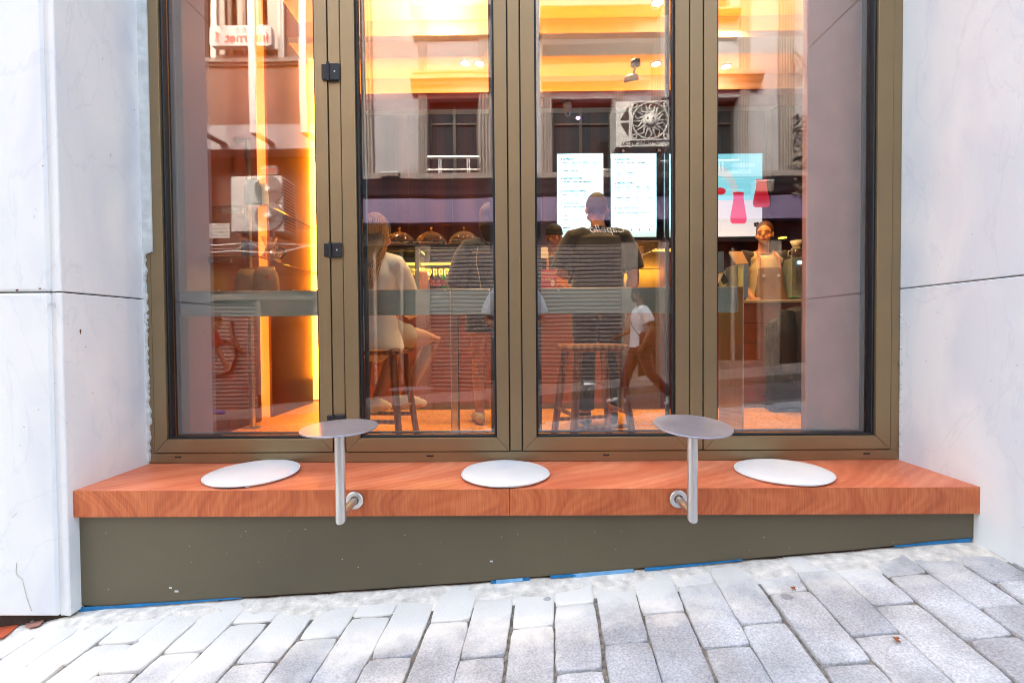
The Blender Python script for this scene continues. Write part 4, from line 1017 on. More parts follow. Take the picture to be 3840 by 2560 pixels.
# ceiling
cb = MB(); cb.box((XLW-.3, YW+.02, ZC), (XRW+.3, DB-1.9, ZC+.05)); ceil = struct(cb.build('ceiling', m_ceil))
def area(nm, loc, rot, sx, sy, e, col, parent=None, spread=180):
    l = bpy.data.lights.new(nm, 'AREA'); l.shape = 'RECTANGLE'; l.size = sx; l.size_y = sy; l.energy = e; l.color = col; l.spread = R(spread)
    o = bpy.data.objects.new(nm, l); COL.objects.link(o); o.location = loc; o.rotation_euler = rot
    if parent is not None: setparent(o, parent)
    return o
AMB = (1.0, 0.24, 0.004)
for k, (pt, pb, D, e, lb) in enumerate(((345, 368, 5.5, 2.4, 'terracotta light cove at the back of the cafe ceiling, glowing amber'), (128, 151, 4.45, 1.7, 'second light cove of the cafe ceiling, cut by the top of the picture'))):
    z1, z0 = W(1937, pt, D).z, W(1937, pb, D).z; y = D-2
    cv = thing('light_cove', lb, 'light cove', (0, y, z0), 'amber light coves of the ceiling')
    q = MB(); q.box((XLW+.02, y, z0), (XRW-.02, y+.02, z1), m_lip if k == 0 else m_ceil); q.box((XLW+.02, y+.021, z0), (XRW-.02, y+.26, z0+.012), m_lip if k == 0 else m_ceil)
    q.box((XLW+.02, y+.24, z0+.013), (XRW-.02, y+.26, ZC-.002), m_ceil); q.build('cove_board', None, cv)
    q = MB(); q.box((XLW+.1, y+.05, z0+.0125), (XRW-.1, y+.065, z0+.024), m_amber); q.build('led_strip', None, cv)
    area('cove_light', (0, y+.14, z0+.035), (R(180-12), 0, 0), 5.4, .06, e*1.2, AMB, cv)
struct(MB().box((XLW-.3, YW+.07, ZC-.02-.0), (XLW-.28, DB-1.9, FZ)).build('wall_side', m_maho)) if False else None
# back wall and right side
bw = thing('back_wall', 'dark red brown wood wall behind the cafe counter', 'wall', (0, DB-2, FZ)); q = MB(); q.box((XLW-.3, DB-2, FZ-.05), (XRW+.3, DB-1.95, ZC+.05)); 
x = XLW
while x < XRW:
    q.bbox((x+.004, DB-2.012, FZ), (x+.62, DB-2.0005, ZC-.001), .002); x += .63
q.build('wood_panelling', m_maho, bw)
rw = thing('side_wall', 'wall that ends the cafe behind the right end of the window', 'wall', (1.5, YW+.2, FZ))
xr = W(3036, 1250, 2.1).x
q = MB(); q.box((xr, YW+.12, FZ-.3), (XRW+.3, YW+.16, ZC+.05)); q.build('partition', mat('partition_reflection_pink', C(196, 140, 134), .7), rw)  # pale pink painted in to brighten the marble's reflection before it
q = MB(); q.box((XRW, YW+.17, FZ-.05), (XRW+.05, DB-2.01, ZC+.05)); q.build('wood_panelling', m_maho, rw)
# left wall with two vertical light slots
lw = thing('side_wall', 'mahogany wall with glowing amber light slots at the left of the cafe', 'wall', (XLW, 1.5, FZ))
q = MB(); q.box((XLW-.3, YW+.07, FZ-.3), (XLW-.28, DB-2, ZC+.05), m_dark)
q.box((XLW-.02, YW+.10, FZ), (XLW, 1.90, ZC-.001), m_maho); q.box((XLW-.02, 2.075, FZ), (XLW, 2.90, ZC-.001), m_maho)
q.box((XLW-.10, 1.90-.02, FZ), (XLW-.0205, 1.90, ZC-.001), m_maho); q.box((XLW-.10, 2.075, FZ), (XLW-.0205, 2.095, ZC-.001), m_ceil)
q.box((XLW-.10, 2.88, FZ), (XLW-.0205, 2.90, ZC-.001), m_maho); q.box((XLW-.10, 3.02, FZ), (XLW+.05, DB-2.013, ZC-.001), m_maho)
q.box((XLW-.12, 1.88, FZ), (XLW-.101, 3.2, ZC-.001), m_ceil); q.build('wall_panel', None, lw)
q = MB(); q.box((XLW-.099, 1.93, FZ+.02), (XLW-.07, 1.945, ZC-.05), m_amber); q.box((XLW-.045, 2.985, FZ+.02), (XLW+.045, 3.0, ZC-.05), m_yled); q.build('led_strip', None, lw)
area('slot_light', (XLW-.06, 1.925, (FZ+ZC)/2), (R(-90), R(0), R(0)), .05, 3.3, 6, (1, .42, .03), lw)
area('slot_light', (XLW+.02, 2.975, (FZ+ZC)/2), (R(90), 0, R(12)), .05, 3.3, 5.5, (1, .40, .03), lw)
# ceiling lamps
for px, py in ((1745, 237), (1797, 238), (2722, 250), (2466, 10), (2460, 560-320)):
    d = CR @ Vector(((px-1920)/FPX, -(py-1280)/FPX, -1.0)); p = CAM+d*((ZC-.004-1)/d.z)
    lb = {1745: 'left one of a pair of small round ceiling spots', 1797: 'right one of a pair of small round ceiling spots', 2722: 'single round ceiling spot above the apron woman', 2466: 'round ceiling spot cut by the top edge of the third pane', 2460: 'round ceiling spot near the swivel lamp'}[px]
    o = thing('ceiling_spot', lb, 'ceiling light', (p.x, p.y, p.z), 'round ceiling spots')
    q = MB(); q.lathe([(.052, -.006), (.066, -.004), (.068, 0), (.052, 0)], c=tuple(p), n=28, m=m_white, closed=True); q.build('trim_ring', None, o)
    q = MB(); q.lathe([(0, -.003), (.05, -.003), (.05, 0), (0, 0)], c=tuple(p), n=24, m=m_down); q.build('lamp_lens', None, o)
for px, lb in ((1400, 0), (2000, 0), (2600, 0)):
    pass
def spot(loc, e, col, ang=110, tgt=None, blend=.8, rad=.06):
    l = bpy.data.lights.new('spot_light', 'SPOT'); l.energy = e; l.color = col; l.spot_size = R(ang); l.spot_blend = blend; l.shadow_soft_size = rad
    o = bpy.data.objects.new('spot_light', l); COL.objects.link(o); o.location = loc
    if tgt is not None: o.rotation_euler = (Vector(tgt)-Vector(loc)).to_track_quat('-Z', 'Y').to_euler()
    return o
# added warm spots that light the room, not placed at the ceiling fittings
for x, y in ((-1.5, 1.9), (-.4, 1.3), (.3, 2.0), (1.0, 1.3), (2.0, 2.2), (-.7, 2.6), (1.2, 3.0)):
    spot((x, y, ZC-.03), 18, (1, .64, .30), 100)
# swivel lamp and dome camera
o = thing('swivel_lamp', 'round white swivel lamp turned down from the cafe ceiling', 'ceiling light', W(2375, 240, 4.9)); q = MB(); q.lathe([(0, 0), (.05, 0), (.05, .05), (0, .05)], c=tuple(W(2383, 246, 4.9)), n=20, m=m_gasket); q.tube([W(2382, 250, 4.9), W(2374, 285, 4.9)], .012, 8, m_white); q.build('arm', None, o)
c = W(2367, 298, 4.9); q = MB(); M = Matrix.Translation(c) @ Euler((R(25), R(-12), 0)).to_matrix().to_4x4()
q.lathe([(0, -.02), (.075, -.02), (.078, -.01), (.07, .035), (.03, .05), (0, .05)], n=28, m=m_white, M=M); q.build('lamp_shade', None, o)
q = MB(); q.lathe([(0, -.0215), (.03, -.0215), (.03, -.0205), (0, -.0205)], n=20, m=m_yled, M=M); q.build('lamp_lens', None, o)
o = thing('security_camera', 'small white dome camera on the dark upper wall', 'camera', W(2128, 420, 5.6)); q = MB(); c = W(2128, 406, 5.6)
q.lathe([(0, .06), (.05, .06), (.055, .03), (.045, -.02), (0, -.02)], c=tuple(c), n=24, m=m_white); q.build('bracket', None, o)
q = MB(); q.ell(c+Vector((0, -.01, -.05)), (.042, .042, .055), 16, 10, m_white); q.ell(c+Vector((0, -.035, -.085)), (.02, .02, .018), 12, 8, m_dglass); q.build('camera_body', None, o)
q = MB(); c = W(2168, 443, 5.6); q.ell(c, (.024, .012, .018), 14, 8, emis('violet_glow', (.45, .2, 1, 1), 3)); tag(q.build('sensor_light'), 'tiny violet glowing sensor beside the dome camera', 'sensor')
# ============================================================ menu screens
m_scr = emis('screen_white', (.56, .86, .95, 1), .072)
m_bez = mat('screen_bezel', C(16, 18, 30), .4)
m_t1 = mat('menu_text_dark', C(26, 50, 70), .7)
m_t2 = mat('menu_text_light', C(70, 110, 128), .7, emit=C(120, 165, 180), estr=.08)
DS = 5.4
def screen(x0, x1, y0, y1, lb, rows, cut=None):
    ym = (y0+y1)/2; a, b = W(x0, ym, DS), W(x1, ym, DS); xm = (x0+x1)/2; z0, z1 = W(xm, y1, DS).z, W(xm, y0, DS).z; y = DS-2
    o = thing('menu_screen', lb, 'screen', ((a.x+b.x)/2, y, z0), 'wall screens above the counter')
    q = MB(); q.bbox((a.x-.012, y, z0-.014), (b.x+.012, y+.05, z1+.012), .003, m_bez); q.box((a.x+.1, y+.05, z0+.2), (b.x-.1, DB-2.013, z1-.2), m_bez); q.build('bezel', None, o)
    q = MB(); q.box((a.x, y-.002, z0), (b.x, y-.0006, z1), m_scr); q.build('display', None, o)
    t = MB(); w_ = b.x-a.x; h_ = z1-z0
    def T(s, fx, fy, size, m): text(t, s, size*h_, (a.x+fx*w_, y-.0035, z1-fy*h_), FRONT, m, bold=.0011 if m is m_t1 else .0004)
    for r in rows:
        T(r[0], .13, r[1], .030, m_t1); c = Vector((a.x+.095*w_, y-.0035, z1-(r[1]-.008)*h_)); t.ell(c, (.007, .0006, .011), 8, 5, m_t1)
        for (fx, fy, s) in r[2]:
            for i, ln in enumerate(s.split('|')): T(ln, fx, fy+i*.021, .019, m_t1 if i == 0 and not ln[:1].isdigit() else m_t2)
    if t.v: t.build('menu_text', None, o)
    return o, a, b, z0, z1
P_ = '55,00TL'
rows1 = [('ESPRESSO', .072, [(.12, .108, 'Espresso||' + P_), (.31, .108, 'Caffe Americano|55,00TL|65,00TL'), (.55, .108, 'Caffe Latte|70,00TL|75,00TL'), (.76, .108, 'Cappuccino|70,00TL|75,00TL'), (.12, .205, 'Cortado|65,00TL'), (.31, .205, 'Flat White|75,00TL')]),
         ('BREWED COFFEE', .305, [(.12, .34, 'Fresh Filter|Coffee|55,00TL|60,00TL'), (.33, .34, 'Turkish Coffee||45,00TL'), (.56, .34, 'Manual Brew|70,00TL')]),
         ('FLAVORED COFFEES', .455, [(.12, .49, 'Spanish|Latte|75,00TL|80,00TL'), (.37, .49, 'Lotus|Latte|75,00TL|80,00TL'), (.58, .49, 'Cafe|Bonbon|80,00TL')]),
         ('CHOCOLATE', .60, [(.12, .64, 'Caffe Mocha||75,00TL|80,00TL'), (.33, .64, 'White Chocolate|Mocha|80,00TL'), (.56, .64, 'Dark|Mocha')]),
         ('TEA', .75, [(.12, .79, 'Organic|Black Tea|35,00TL'), (.33, .79, 'Chai Tea Latte||75,00TL'), (.12, .89, 'Matcha Tea||60,00TL')])]
rows2 = [('SIGNATURE', .075, [(.12, .115, 'Pink Coffee||60,00TL'), (.36, .115, 'Ruby Tonic||65,00TL'), (.58, .115, 'Yuzu Beauty||65,00TL'), (.12, .235, 'V.Chai|Paprika|75,00TL'), (.36, .235, 'Cranberry|Hibiscus|60,00TL')]),
         ('SPECIAL SHAKE', .36, [(.12, .405, 'Cinnamon|Peach|85,00TL'), (.32, .405, 'Chai Tea|Latte|85,00TL'), (.56, .405, 'Mango|Hibiscus||85,00TL'), (.78, .405, 'Lime|Breeze|90,00TL'), (.12, .53, 'Blueberry|Shake|85,00TL'), (.32, .53, 'Matcha|Latte|90,00TL'), (.56, .53, 'Sky||70,00TL'), (.78, .53, 'Cool Down|Fruit Shake|75,00TL')]),
         ('ICED CHOCOLATE', .66, [(.12, .71, 'Caffe Mocha||80,00TL'), (.32, .71, 'White Chocolate|Mocha|85,00TL'), (.56, .71, 'Dark Chocolate|Mocha|85,00TL'), (.80, .71, 'Cold|Chocolate|75,00TL')])]
rows3 = [('ADD', .07, [(.02, .1, '10,00TL')]), ('MILK', .30, [(.2, .34, 'Oat|15,00TL')]), ('COLD BREW', .46, [(.2, .5, 'Coffee|60,00TL')]), ('EXTRA', .62, [(.2, .66, 'Shot|15,00TL')])]
screen(2090, 2262, 577, 890, 'menu screen headed espresso, left of the customer in black', rows1)
o, a, b, z0, z1 = screen(2291, 2461, 577, 889, 'menu screen headed signature, right behind the customer in black', rows2)
t = MB()
for fx, s in ((.45, 'EXTRA SHOT'), (.63, 'ALTERNATIVE MILK'), (.85, 'LIMITED EDITION')): text(t, s, .011, (lerp(a.x, b.x, fx), DS-2.0035, lerp(z1, z0, .875)), FRONT, m_t1, 'CENTER')
for fx in (.45, .63, .85): t.tube([(lerp(a.x, b.x, fx), DS-2.0035, lerp(z1, z0, .90)), (lerp(a.x, b.x, fx), DS-2.0035, lerp(z1, z0, .925))], .006, 6, m_t2)
t.build('footer_icons', None, o)
screen(2492, 2664, 577, 889, 'third menu screen, mostly hidden by the window post', rows3)
# poster screen
o, a, b, z0, z1 = screen(2690, 2858, 577, 887, 'screen with a turquoise picture of a pink drink in a carafe', [])
pt = MB(); yq = DS-2.003
m_tq = emis('poster_turquoise', (.22, .68, .90, 1), 0.11); m_pw = emis('poster_table', (.66, .72, .92, 1), 0.090); m_pk = emis('poster_pink', (.85, .10, .30, 1), 0.070); m_pd = emis('poster_red', (.7, .02, .05, 1), 0.060); m_pl = emis('poster_pale', (.50, .68, .82, 1), 0.090)
def F(fx, fy, dy=0): return (lerp(a.x, b.x, fx), yq-dy, lerp(z1, z0, fy))
pt.add([F(0, 0), F(1, 0), F(1, .56), F(0, .56)], [(0, 3, 2, 1)], m_tq); pt.add([F(0, .56), F(1, .56), F(1, 1), F(0, 1)], [(0, 3, 2, 1)], m_pw)
arc_o = [F(.0+.48*math.sin(R(t_)), .56-.42*math.cos(R(t_)), .0004) for t_ in range(0, 91, 9)]; arc_i = [F(.0+.34*math.sin(R(t_)), .56-.30*math.cos(R(t_)), .0004) for t_ in range(0, 91, 9)]
pt.add(arc_o+arc_i, [(i, i+1, 12+i, 11+i) for i in range(10)], m_pl)
def carafe(cx, top, bot, wn, wb, m):
    h = bot-top; L_ = []
    for f_, w_ in ((0, wn), (.12, wn*.85), (.3, wn*.95), (.8, wb), (.95, wb*.95), (1, wb*.7)): L_.append((f_*h+top, w_))
    P = [F(cx-w_, y_, .0008) for y_, w_ in L_]+[F(cx+w_, y_, .0008) for y_, w_ in reversed(L_)]; pt.add(P, [tuple(range(len(P)))], m)
carafe(.47, .47, .845, .13, .185, m_pk); carafe(.98, .31, .65, .13, .19, m_pd)
P = [F(.47+.125*math.cos(t_/12*math.pi*2), .475+.016*math.sin(t_/12*math.pi*2), .0012) for t_ in range(12)]; pt.add(P, [tuple(range(12))], m_pd)
P = [F(.06+.13*math.cos(t_/12*math.pi*2), .45+.045*math.sin(t_/12*math.pi*2), .0012) for t_ in range(12)]; pt.add(P, [tuple(range(12))], m_pd)
for k in range(14): x_, y_ = .88+.06*math.cos(k*2.4)*(.4+k/20), .86+.025*math.sin(k*2.4)*(.4+k/14); P = [F(x_+.022*math.cos(t_/6*6.28), y_+.010*math.sin(t_/6*6.28), .0012) for t_ in range(6)]; pt.add(P, [tuple(range(6))], m_ink)
m_ph = emis('poster_letters', (.45, .82, .95, 1), 0.110)
text(pt, 'CRANBERRY', .062, F(.5, .165, .0012), FRONT, m_ph, 'CENTER', bold=.0006); text(pt, 'HIBISCUS', .062, F(.5, .235, .0012), FRONT, m_ph, 'CENTER', bold=.0006)
for yy in (.12, .30, .43): pt.add([F(0, yy, .001), F(.6, yy, .001), F(.6, yy+.006, .001), F(0, yy+.006, .001)], [(0, 3, 2, 1)], m_ph)
pt.build('poster_picture', None, o)
area('screen_glow', (.9, DS-2.05, 2.6), (R(90), 0, 0), 2.3, .9, 2, (.55, .85, 1))
# ============================================================ serving counter
ct = thing('serving_counter', 'terracotta fronted cafe counter with a thin pale top', 'counter', (.5, DC-2, FZ))
xc0, xc1 = W(1238, 1300, DC).x, XRW-.02; ztop = W(2900, 1124, DC).z; zk = W(2900, 1506, DC).z; yc = DC-2
q = MB(); tx = xc0
while tx < xc1:
    z = zk; h_ = (ztop-.03-zk)/5.0
    for k in range(5): q.bbox((tx+.002, yc, z+.002), (min(tx+.9, xc1)-.002, yc+.03, z+h_-.002), .002, m_terra); z += h_
    tx += .9
q.box((xc0, yc+.028, FZ), (xc1, yc+.55, ztop-.03), m_joint); q.build('counter_front', None, ct)
q = MB(); q.box((xc0, yc+.02, FZ+.001), (xc1, yc+.028, zk), mat('plinth_grey', C(150, 140, 120), .6)); q.build('kick_plinth', None, ct)
q = MB(); q.bbox((xc0, yc-.02, ztop-.028), (xc1, yc+.60, ztop), .003, mat('counter_top_stone', C(206, 196, 176), .35)); q.build('counter_top', None, ct)
q = MB(); m_hole = mat('hole_black', C(18, 12, 10), .8)
for i in range(24):
    for j in range(11):
        if i < 3 and j > 8-i*1: continue
        c = W(1448+i*9.3, 1347+j*9.4, DC-.002); q.lathe([(0, 0), (.0042, 0), (.0042, .001), (0, .001)], c=(c.x, yc-.0015, c.z), n=8, m=m_hole, ax='y', smooth=False)
q.build('speaker_grille', None, ct)
# tiled pier lit from below at the middle
pr = thing('tiled_pier', 'tan tiled pier behind the counter beside the customer in black', 'pillar', W(2400, 1500, 4.37)); q = MB()
xa, xb = W(2330, 1250, 4.36).x, W(2474, 1250, 4.36).x; z = FZ; yq = 2.36
while z < W(2400, 905, 4.36).z: q.bbox((xa, yq, z+.002), (xb, yq+.035, z+.258), .002, mat('tan_tile', C(104, 80, 54), .55, vary=.12, vscale=30)); z += .26
q.build('tile_facing', None, pr)
area('niche_light', (xb-.2, yq-.12, 1.55), (R(62), 0, 0), .5, .05, .45, (1, .55, .06))
q = MB(); q.box((xb+.004, yq+.002, FZ), (W(2650, 1250, 4.37).x, yq+.03, W(2500, 900, 4.36).z), m_maho)
tag(q.build('wood_screen'), 'dark wood panel right of the tan tiled pier', 'panel')
# steel hood shelf with underlight
o = thing('wall_shelf', 'thin lit metal shelf beside the black shirted customer', 'shelf', W(2460, 944, 4.3)); q = MB(); a = W(2438, 945, 4.3); b = W(2530, 941, 4.3); q.bbox((a.x, a.y-.1, a.z), (b.x, a.y+.05, a.z+.012), .002, m_steel); q.tube([a, W(2385, 968, 4.3)], .006, 8, m_steel); q.build('shelf_board', None, o)
q = MB(); q.box((a.x, a.y-.09, a.z-.006), (b.x, a.y-.07, a.z-.0005), m_yled); q.build('led_strip', None, o)
def cup(c, r0, r1, h, m, lb, name='paper_cup', cat='cup', grp=None, rim=True):
    q = MB(); q.lathe([(r0, 0), (r1, h), (r1+.002, h+.003), (r1-.002, h+.004), (r0-.002, .004), (0, .004), (0, 0)], c=tuple(c), n=24, m=m); o = q.build(name); tag(o, lb, cat, grp); return o
m_paper = mat('paper_white', C(225, 215, 200), .7, vary=.04)
m_amb_cup = mat('cream_cup', C(228, 206, 170), .6)
cup(W(2400, 968, 4.32), .028, .038, .10, m_paper, 'stacked white paper cups beside the tiled pier')
# black rounded shape before the counter, put in for a shadow
ch = thing('counter_shadow', 'tall black rounded shape standing in for a shadow, right end of the counter', 'shadow_shape', W(2990, 1545, 4.15))
m_blk = mat('black_cloth', C(26, 26, 28), .75, vary=.3, vscale=9, bump=.5, bscale=18, bdist=.02); q = MB(); Dk = 4.15
L_ = [(2893, 1545), (2890, 1400), (2888, 1290), (2889, 1230), (2896, 1208), (2912, 1194), (2935, 1188)]
P = [W(x, y, Dk) for x, y in L_]; P2 = [Vector((2*W(3010, 1250, Dk).x-p.x, p.y, p.z)) for p in reversed(P)]
q.prism(P+P2, (0, .10, 0), m_blk); q.build('shadow_slab', None, ch, bev=.03)
q = MB(); c = W(2995, 1185, Dk); q.ell(c+Vector((0, .02, 0)), (.13, .08, .085), 20, 12, m_blk); q.tube([W(2945, 1165, 4.1), W(2950, 1250, 4.06), W(2962, 1420, 4.07)], [.06, .075, .05], 12, m_blk); q.tube([W(2995, 1165, 4.1), W(3012, 1290, 4.05), W(3005, 1450, 4.06)], [.06, .08, .06], 12, m_blk); q.v = q.v
lab(q.build('jacket', None, ch, rem=(.012, 4)), 'dark upper folds of the shape standing in for a shadow')
q = MB(); p = W(3010, 1480, Dk); q.bbox((p.x-.24, p.y+.08, p.z-.04), (p.x+.24, p.y+.24, p.z), .02, m_blk); q.build('seat', None, ch)
for sx in (-1, 1): q = MB(); q.tube([(p.x+sx*.2, p.y+.18, p.z-.03), (p.x+sx*.22, p.y+.18, FZ)], .016, 10, m_black); q.build('leg', None, ch)
# ============================================================ window bar
bar_ = thing('window_bar', 'steel fronted standing bar just inside the glass', 'bar counter', (-.3, .25, FZ)); DF = 2.25; yb = DF-2
za, zb_ = W(1937, 1081, DF).z, W(1937, 1178, DF).z
xb0, xb1 = XLW+.03, W(2766, 1130, DF).x; xd = W(1690, 1200, DF).x; xe = W(2788, 1200, DF).x
q = MB(); q.bbox((xb0, yb, zb_), (xd-.004, yb+.004, za-.004), .001, m_steeld); q.bbox((xd+.004, yb, zb_), (xb1, yb+.004, za-.004), .001, m_steeld); q.build('fascia', None, bar_)
q = MB(); q.bbox((xb0, yb-.002, za-.0035), (xe-.006, yb+.30, za), .001, m_steel); q.build('bar_top', None, bar_)
q = MB(); q.box((xd-.002, yb-.004, FZ), (xd+.002, yb+.26, za-.004), m_steel); q.build('support_sheet', None, bar_)
q = MB(); q.box((xe-.005, yb-.004, FZ), (xe, yb+.26, W(2790, 992, DF).z-.0), m_steel); q.build('support_sheet', None, bar_)
q = MB()
for px in (820, 1045, 1100, 1670, 1700, 1835, 1990, 2094): c = W(px, 1089, DF); q.ell((c.x, yb-.001, c.z), (.005, .003, .005), 10, 6, m_steel)
q.build('bolt', None, bar_)
q = MB(); c = W(1712, 1400, 2.5); q.box((c.x-.013, c.y, FZ), (c.x+.013, c.y+.03, zb_), m_gasket); q.build('post', None, bar_)
# slanted order terminal at the end of the bar
o = thing('order_terminal', 'grey steel order terminal with a slanted orange lit top at the bar end', 'terminal', W(2786, 1115, 2.3)); Dt = 2.3
P = [W(x, y, Dt) for x, y in ((2766, 1116), (2806, 1116), (2807, 990), (2762, 992))]; q = MB(); q.prism(P, (0, .12, 0), m_steeld); q.build('terminal_body', None, o)
P = [W(2762, 990, Dt), W(2807, 988, Dt), W(2783, 942, Dt+.16), W(2735, 942, Dt+.16)]; q = MB(); q.prism(P, Vector((0, .01, -.006)), mat('steel_lit_orange', C(190, 140, 80), .4, .4)); q.build('slanted_screen', None, o)  # orange light painted into the colour of the slanted steel top
q = MB(); P = [W(2676, 1018, 2.45), W(2715, 1018, 2.45), W(2715, 943, 2.45), W(2676, 945, 2.45)]; q.prism(P, (0, .02, 0), m_steeld); tag(q.build('tablet_back'), 'grey tablet seen from the back beside the wicker basket', 'tablet')
# basket, tent card
o = thing('wicker_basket', 'red wicker basket of sachets on the bar end', 'basket', W(2762, 1062, 2.42)); c = W(2762, 1064, 2.42); c.z = za+.001
m_wick = mat('red_wicker', C(160, 34, 20), .4, vary=.4, vscale=90); q = MB()
for k in range(9):
    r_ = lerp(.026, .043, k/8); q.tube([(c.x+r_*math.cos(t_*math.pi/10), c.y+r_*.8*math.sin(t_*math.pi/10)+.02, c.z+.005+k*.0055+.0015*math.sin(t_*2.5)) for t_ in range(20)], .0034, 6, m_wick, closed=True)
q.build('basket_weave', None, o); q = MB(); rnd = random.Random(4)
for k in range(40):
    p = c+Vector((rnd.uniform(-.032, .032), .02+rnd.uniform(-.02, .02), .045+rnd.random()*.018)); M = Matrix.Translation(p) @ Euler((rnd.uniform(-.8, .8), rnd.uniform(-.8, .8), rnd.uniform(0, 6))).to_matrix().to_4x4(); q.box((-.012, -.002, -.006), (.012, .002, .006), (m_wick if k % 3 else m_paper), M)
q.build('sachets', None, o)
q = MB(); A, B, Cc = W(2694, 1062, 2.4), W(2712, 1020, 2.4), W(2735, 1062, 2.4); q.prism([A, B, B+Vector((.004, 0, 0)), A+Vector((.006, 0, 0))], (0, .06, 0), m_amb_cup); q.prism([B, Cc, Cc-Vector((.006, 0, 0)), B-Vector((.002, 0, 0))], (0, .06, 0), m_blk); tag(q.build('tent_card'), 'folded tent card left of the wicker basket', 'card')
# paper bags and box on the bar, left pane
m_kraft = mat('kraft_paper', C(150, 110, 72), .8, vary=.15, vscale=14, bump=.7, bscale=26, bdist=.01)
def bag(px, D, wpx, ytop, lb, m=m_kraft, logo=None, name='coffee_bag', zb=None, dep=.07, roll=True):
    zb = za if zb is None else zb; c = W(px, 1050, D); hw = wpx/2*D/FPX; zt_ = W(px, ytop, D).z
    o = thing(name, lb, 'coffee bag', (c.x, c.y, zb)); q = MB(); n = 6; vs = []
    lv = [(0, 1, 1), (.25, 1.03, 1.05), (.6, .99, .98), (.82, .94, .75), (.93, .86, .35), (1, .82, .12)]
    for f_, kx, ky in lv:
        for (sx, sy) in ((-1, -1), (0, -1.12), (1, -1), (1.06, 0), (1, 1), (0, 1.12), (-1, 1), (-1.06, 0)):
            vs.append((c.x+sx*hw*kx+noise.noise(Vector((f_*5, sx*3, sy)))*.004, c.y+sy*dep/2*ky+dep/2, lerp(zb, zt_, f_)+noise.noise(Vector((sx, sy, f_*3)))*.004))
    q.add(vs, [(i*8+j, i*8+(j+1) % 8, (i+1)*8+(j+1) % 8, (i+1)*8+j) for i in range(5) for j in range(8)]+[tuple(range(40, 48))], m, True); q.build('bag_body', None, o)
    q = MB(); q.tube([(c.x-hw*.8, c.y+dep/2, zt_), (c.x+hw*.8, c.y+dep/2+.004, zt_+.002)], .006, 8, m); q.build('rolled_top', None, o)
    if logo:
        q = MB(); q.ell((c.x+hw*.55, c.y-.004, lerp(zb, zt_, .62)), (.009, .003, .014), 12, 8, m_red); q.box((c.x+hw*.45, c.y-.006, zb+.004), (c.x+hw*.9, c.y-.003, zb+.016), m_paper); q.build('label', None, o)
    return o
bag(913, 2.55, 66, 1007, 'left crumpled brown coffee bag on the window bar'); bag(985, 2.5, 76, 1000, 'right brown coffee bag with a red emblem on the window bar', logo=True)
q = MB(); c = W(1045, 1075, 2.5); q.bbox((c.x-.035, c.y, za+.0005), (c.x+.035, c.y+.05, za+.02), .002, mat('orange_box', C(190, 84, 24), .5)); tag(q.build('sachet_box'), 'low orange box beside the coffee bags', 'box')
# display shelves on the steel post
ds = thing('display_rack', 'steel post rack with two glass shelves by the mahogany wall', 'rack', W(958, 1600, 3.6)); q = MB(); c = W(938, 900, 3.58)
zt_ = W(940, 517, 3.58).z; zpo = FZ; xp = c.x-.02
q.box((xp-.012, c.y, FZ), (xp+.012, c.y+.04, zt_), m_steel); q.build('post', None, ds)
q = MB(); a = W(868, 530, 3.58); q.box((a.x, c.y+.001, zt_-.028), (xp-.0125, c.y+.038, zt_), m_steel); q.build('top_arm', None, ds); q = MB(); q.box((xp-.05, c.y-.03, FZ), (xp+.05, c.y+.07, FZ+.006), m_steel); q.build('base_plate', None, ds)
m_shelf = glass_mat('shelf_glass', .08, (.78, .62, .45, 1), .05)
SH = []
for zt_, lb, y0, y1 in ((W(900, 768, 3.3).z, 'upper glass shelf', 1.30, 2.05), (W(900, 958, 3.15).z, 'lower glass shelf', 1.15, 2.20)):
    q = MB(); q.bbox((XLW+.002, y0, zt_-.012), (XLW+.40, y1, zt_), .002, m_shelf); q.build('shelf_board', None, ds); SH.append((zt_, y0, y1))
    q = MB(); q.box((XLW+.002, y0+.1, zt_-.03), (XLW+.16, y0+.12, zt_-.013), m_steel); q.build('shelf_bracket', None, ds)
bag(948, 3.45, 52, 672, 'black and cream coffee pouch on the upper glass shelf', m=mat('black_pouch', C(40, 46, 44), .4), zb=SH[0][0], dep=.06); 
bag(984, 3.5, 34, 686, 'cream coffee pouch beside the black one', m=m_amb_cup, zb=SH[0][0], dep=.05)
q = MB(); c = W(920, 950, 3.3); q.bbox((c.x-.03, c.y, SH[1][0]), (c.x+.03, c.y+.06, SH[1][0]+.13), .002, mat('blue_box', C(36, 62, 140), .4)); tag(q.build('filter_box'), 'blue filter paper box on the lower glass shelf', 'box')
m_clear = glass_mat('clear_glassware', .10, (.95, .9, .8, 1), .0, 1.6)
def chemex(c, s, lb):
    o = thing('glass_brewer', lb, 'coffee brewer', tuple(c)); q = MB(); q.lathe([(.045*s, 0), (.062*s, .02*s), (.06*s, .05*s), (.03*s, .10*s), (.02*s, .115*s), (.03*s, .14*s), (.055*s, .20*s)], c=tuple(c), n=28, m=m_clear); q.build('glass_body', None, o)
    q = MB(); q.tube([c+Vector((.023*s*math.cos(t_*.5236), .023*s*math.sin(t_*.5236), .113*s)) for t_ in range(12)], .008*s, 8, m_kraft, closed=True); q.build('collar', None, o); return o
chemex(W(1035, 966, 3.55)*1.0+Vector((-.05, 0, SH[1][0]-W(1035, 966, 3.55).z)), 1.0, 'hourglass glass coffee brewer on the lower glass shelf')
c = Vector((XLW+.32, 1.5, SH[1][0])); o = thing('glass_server', 'glass server with a black handle on the lower glass shelf', 'jug', tuple(c)); q = MB(); q.lathe([(.05, 0), (.06, .02), (.056, .07), (.036, .11), (.04, .13)], c=tuple(c), n=26, m=m_clear); q.build('glass_body', None, o)
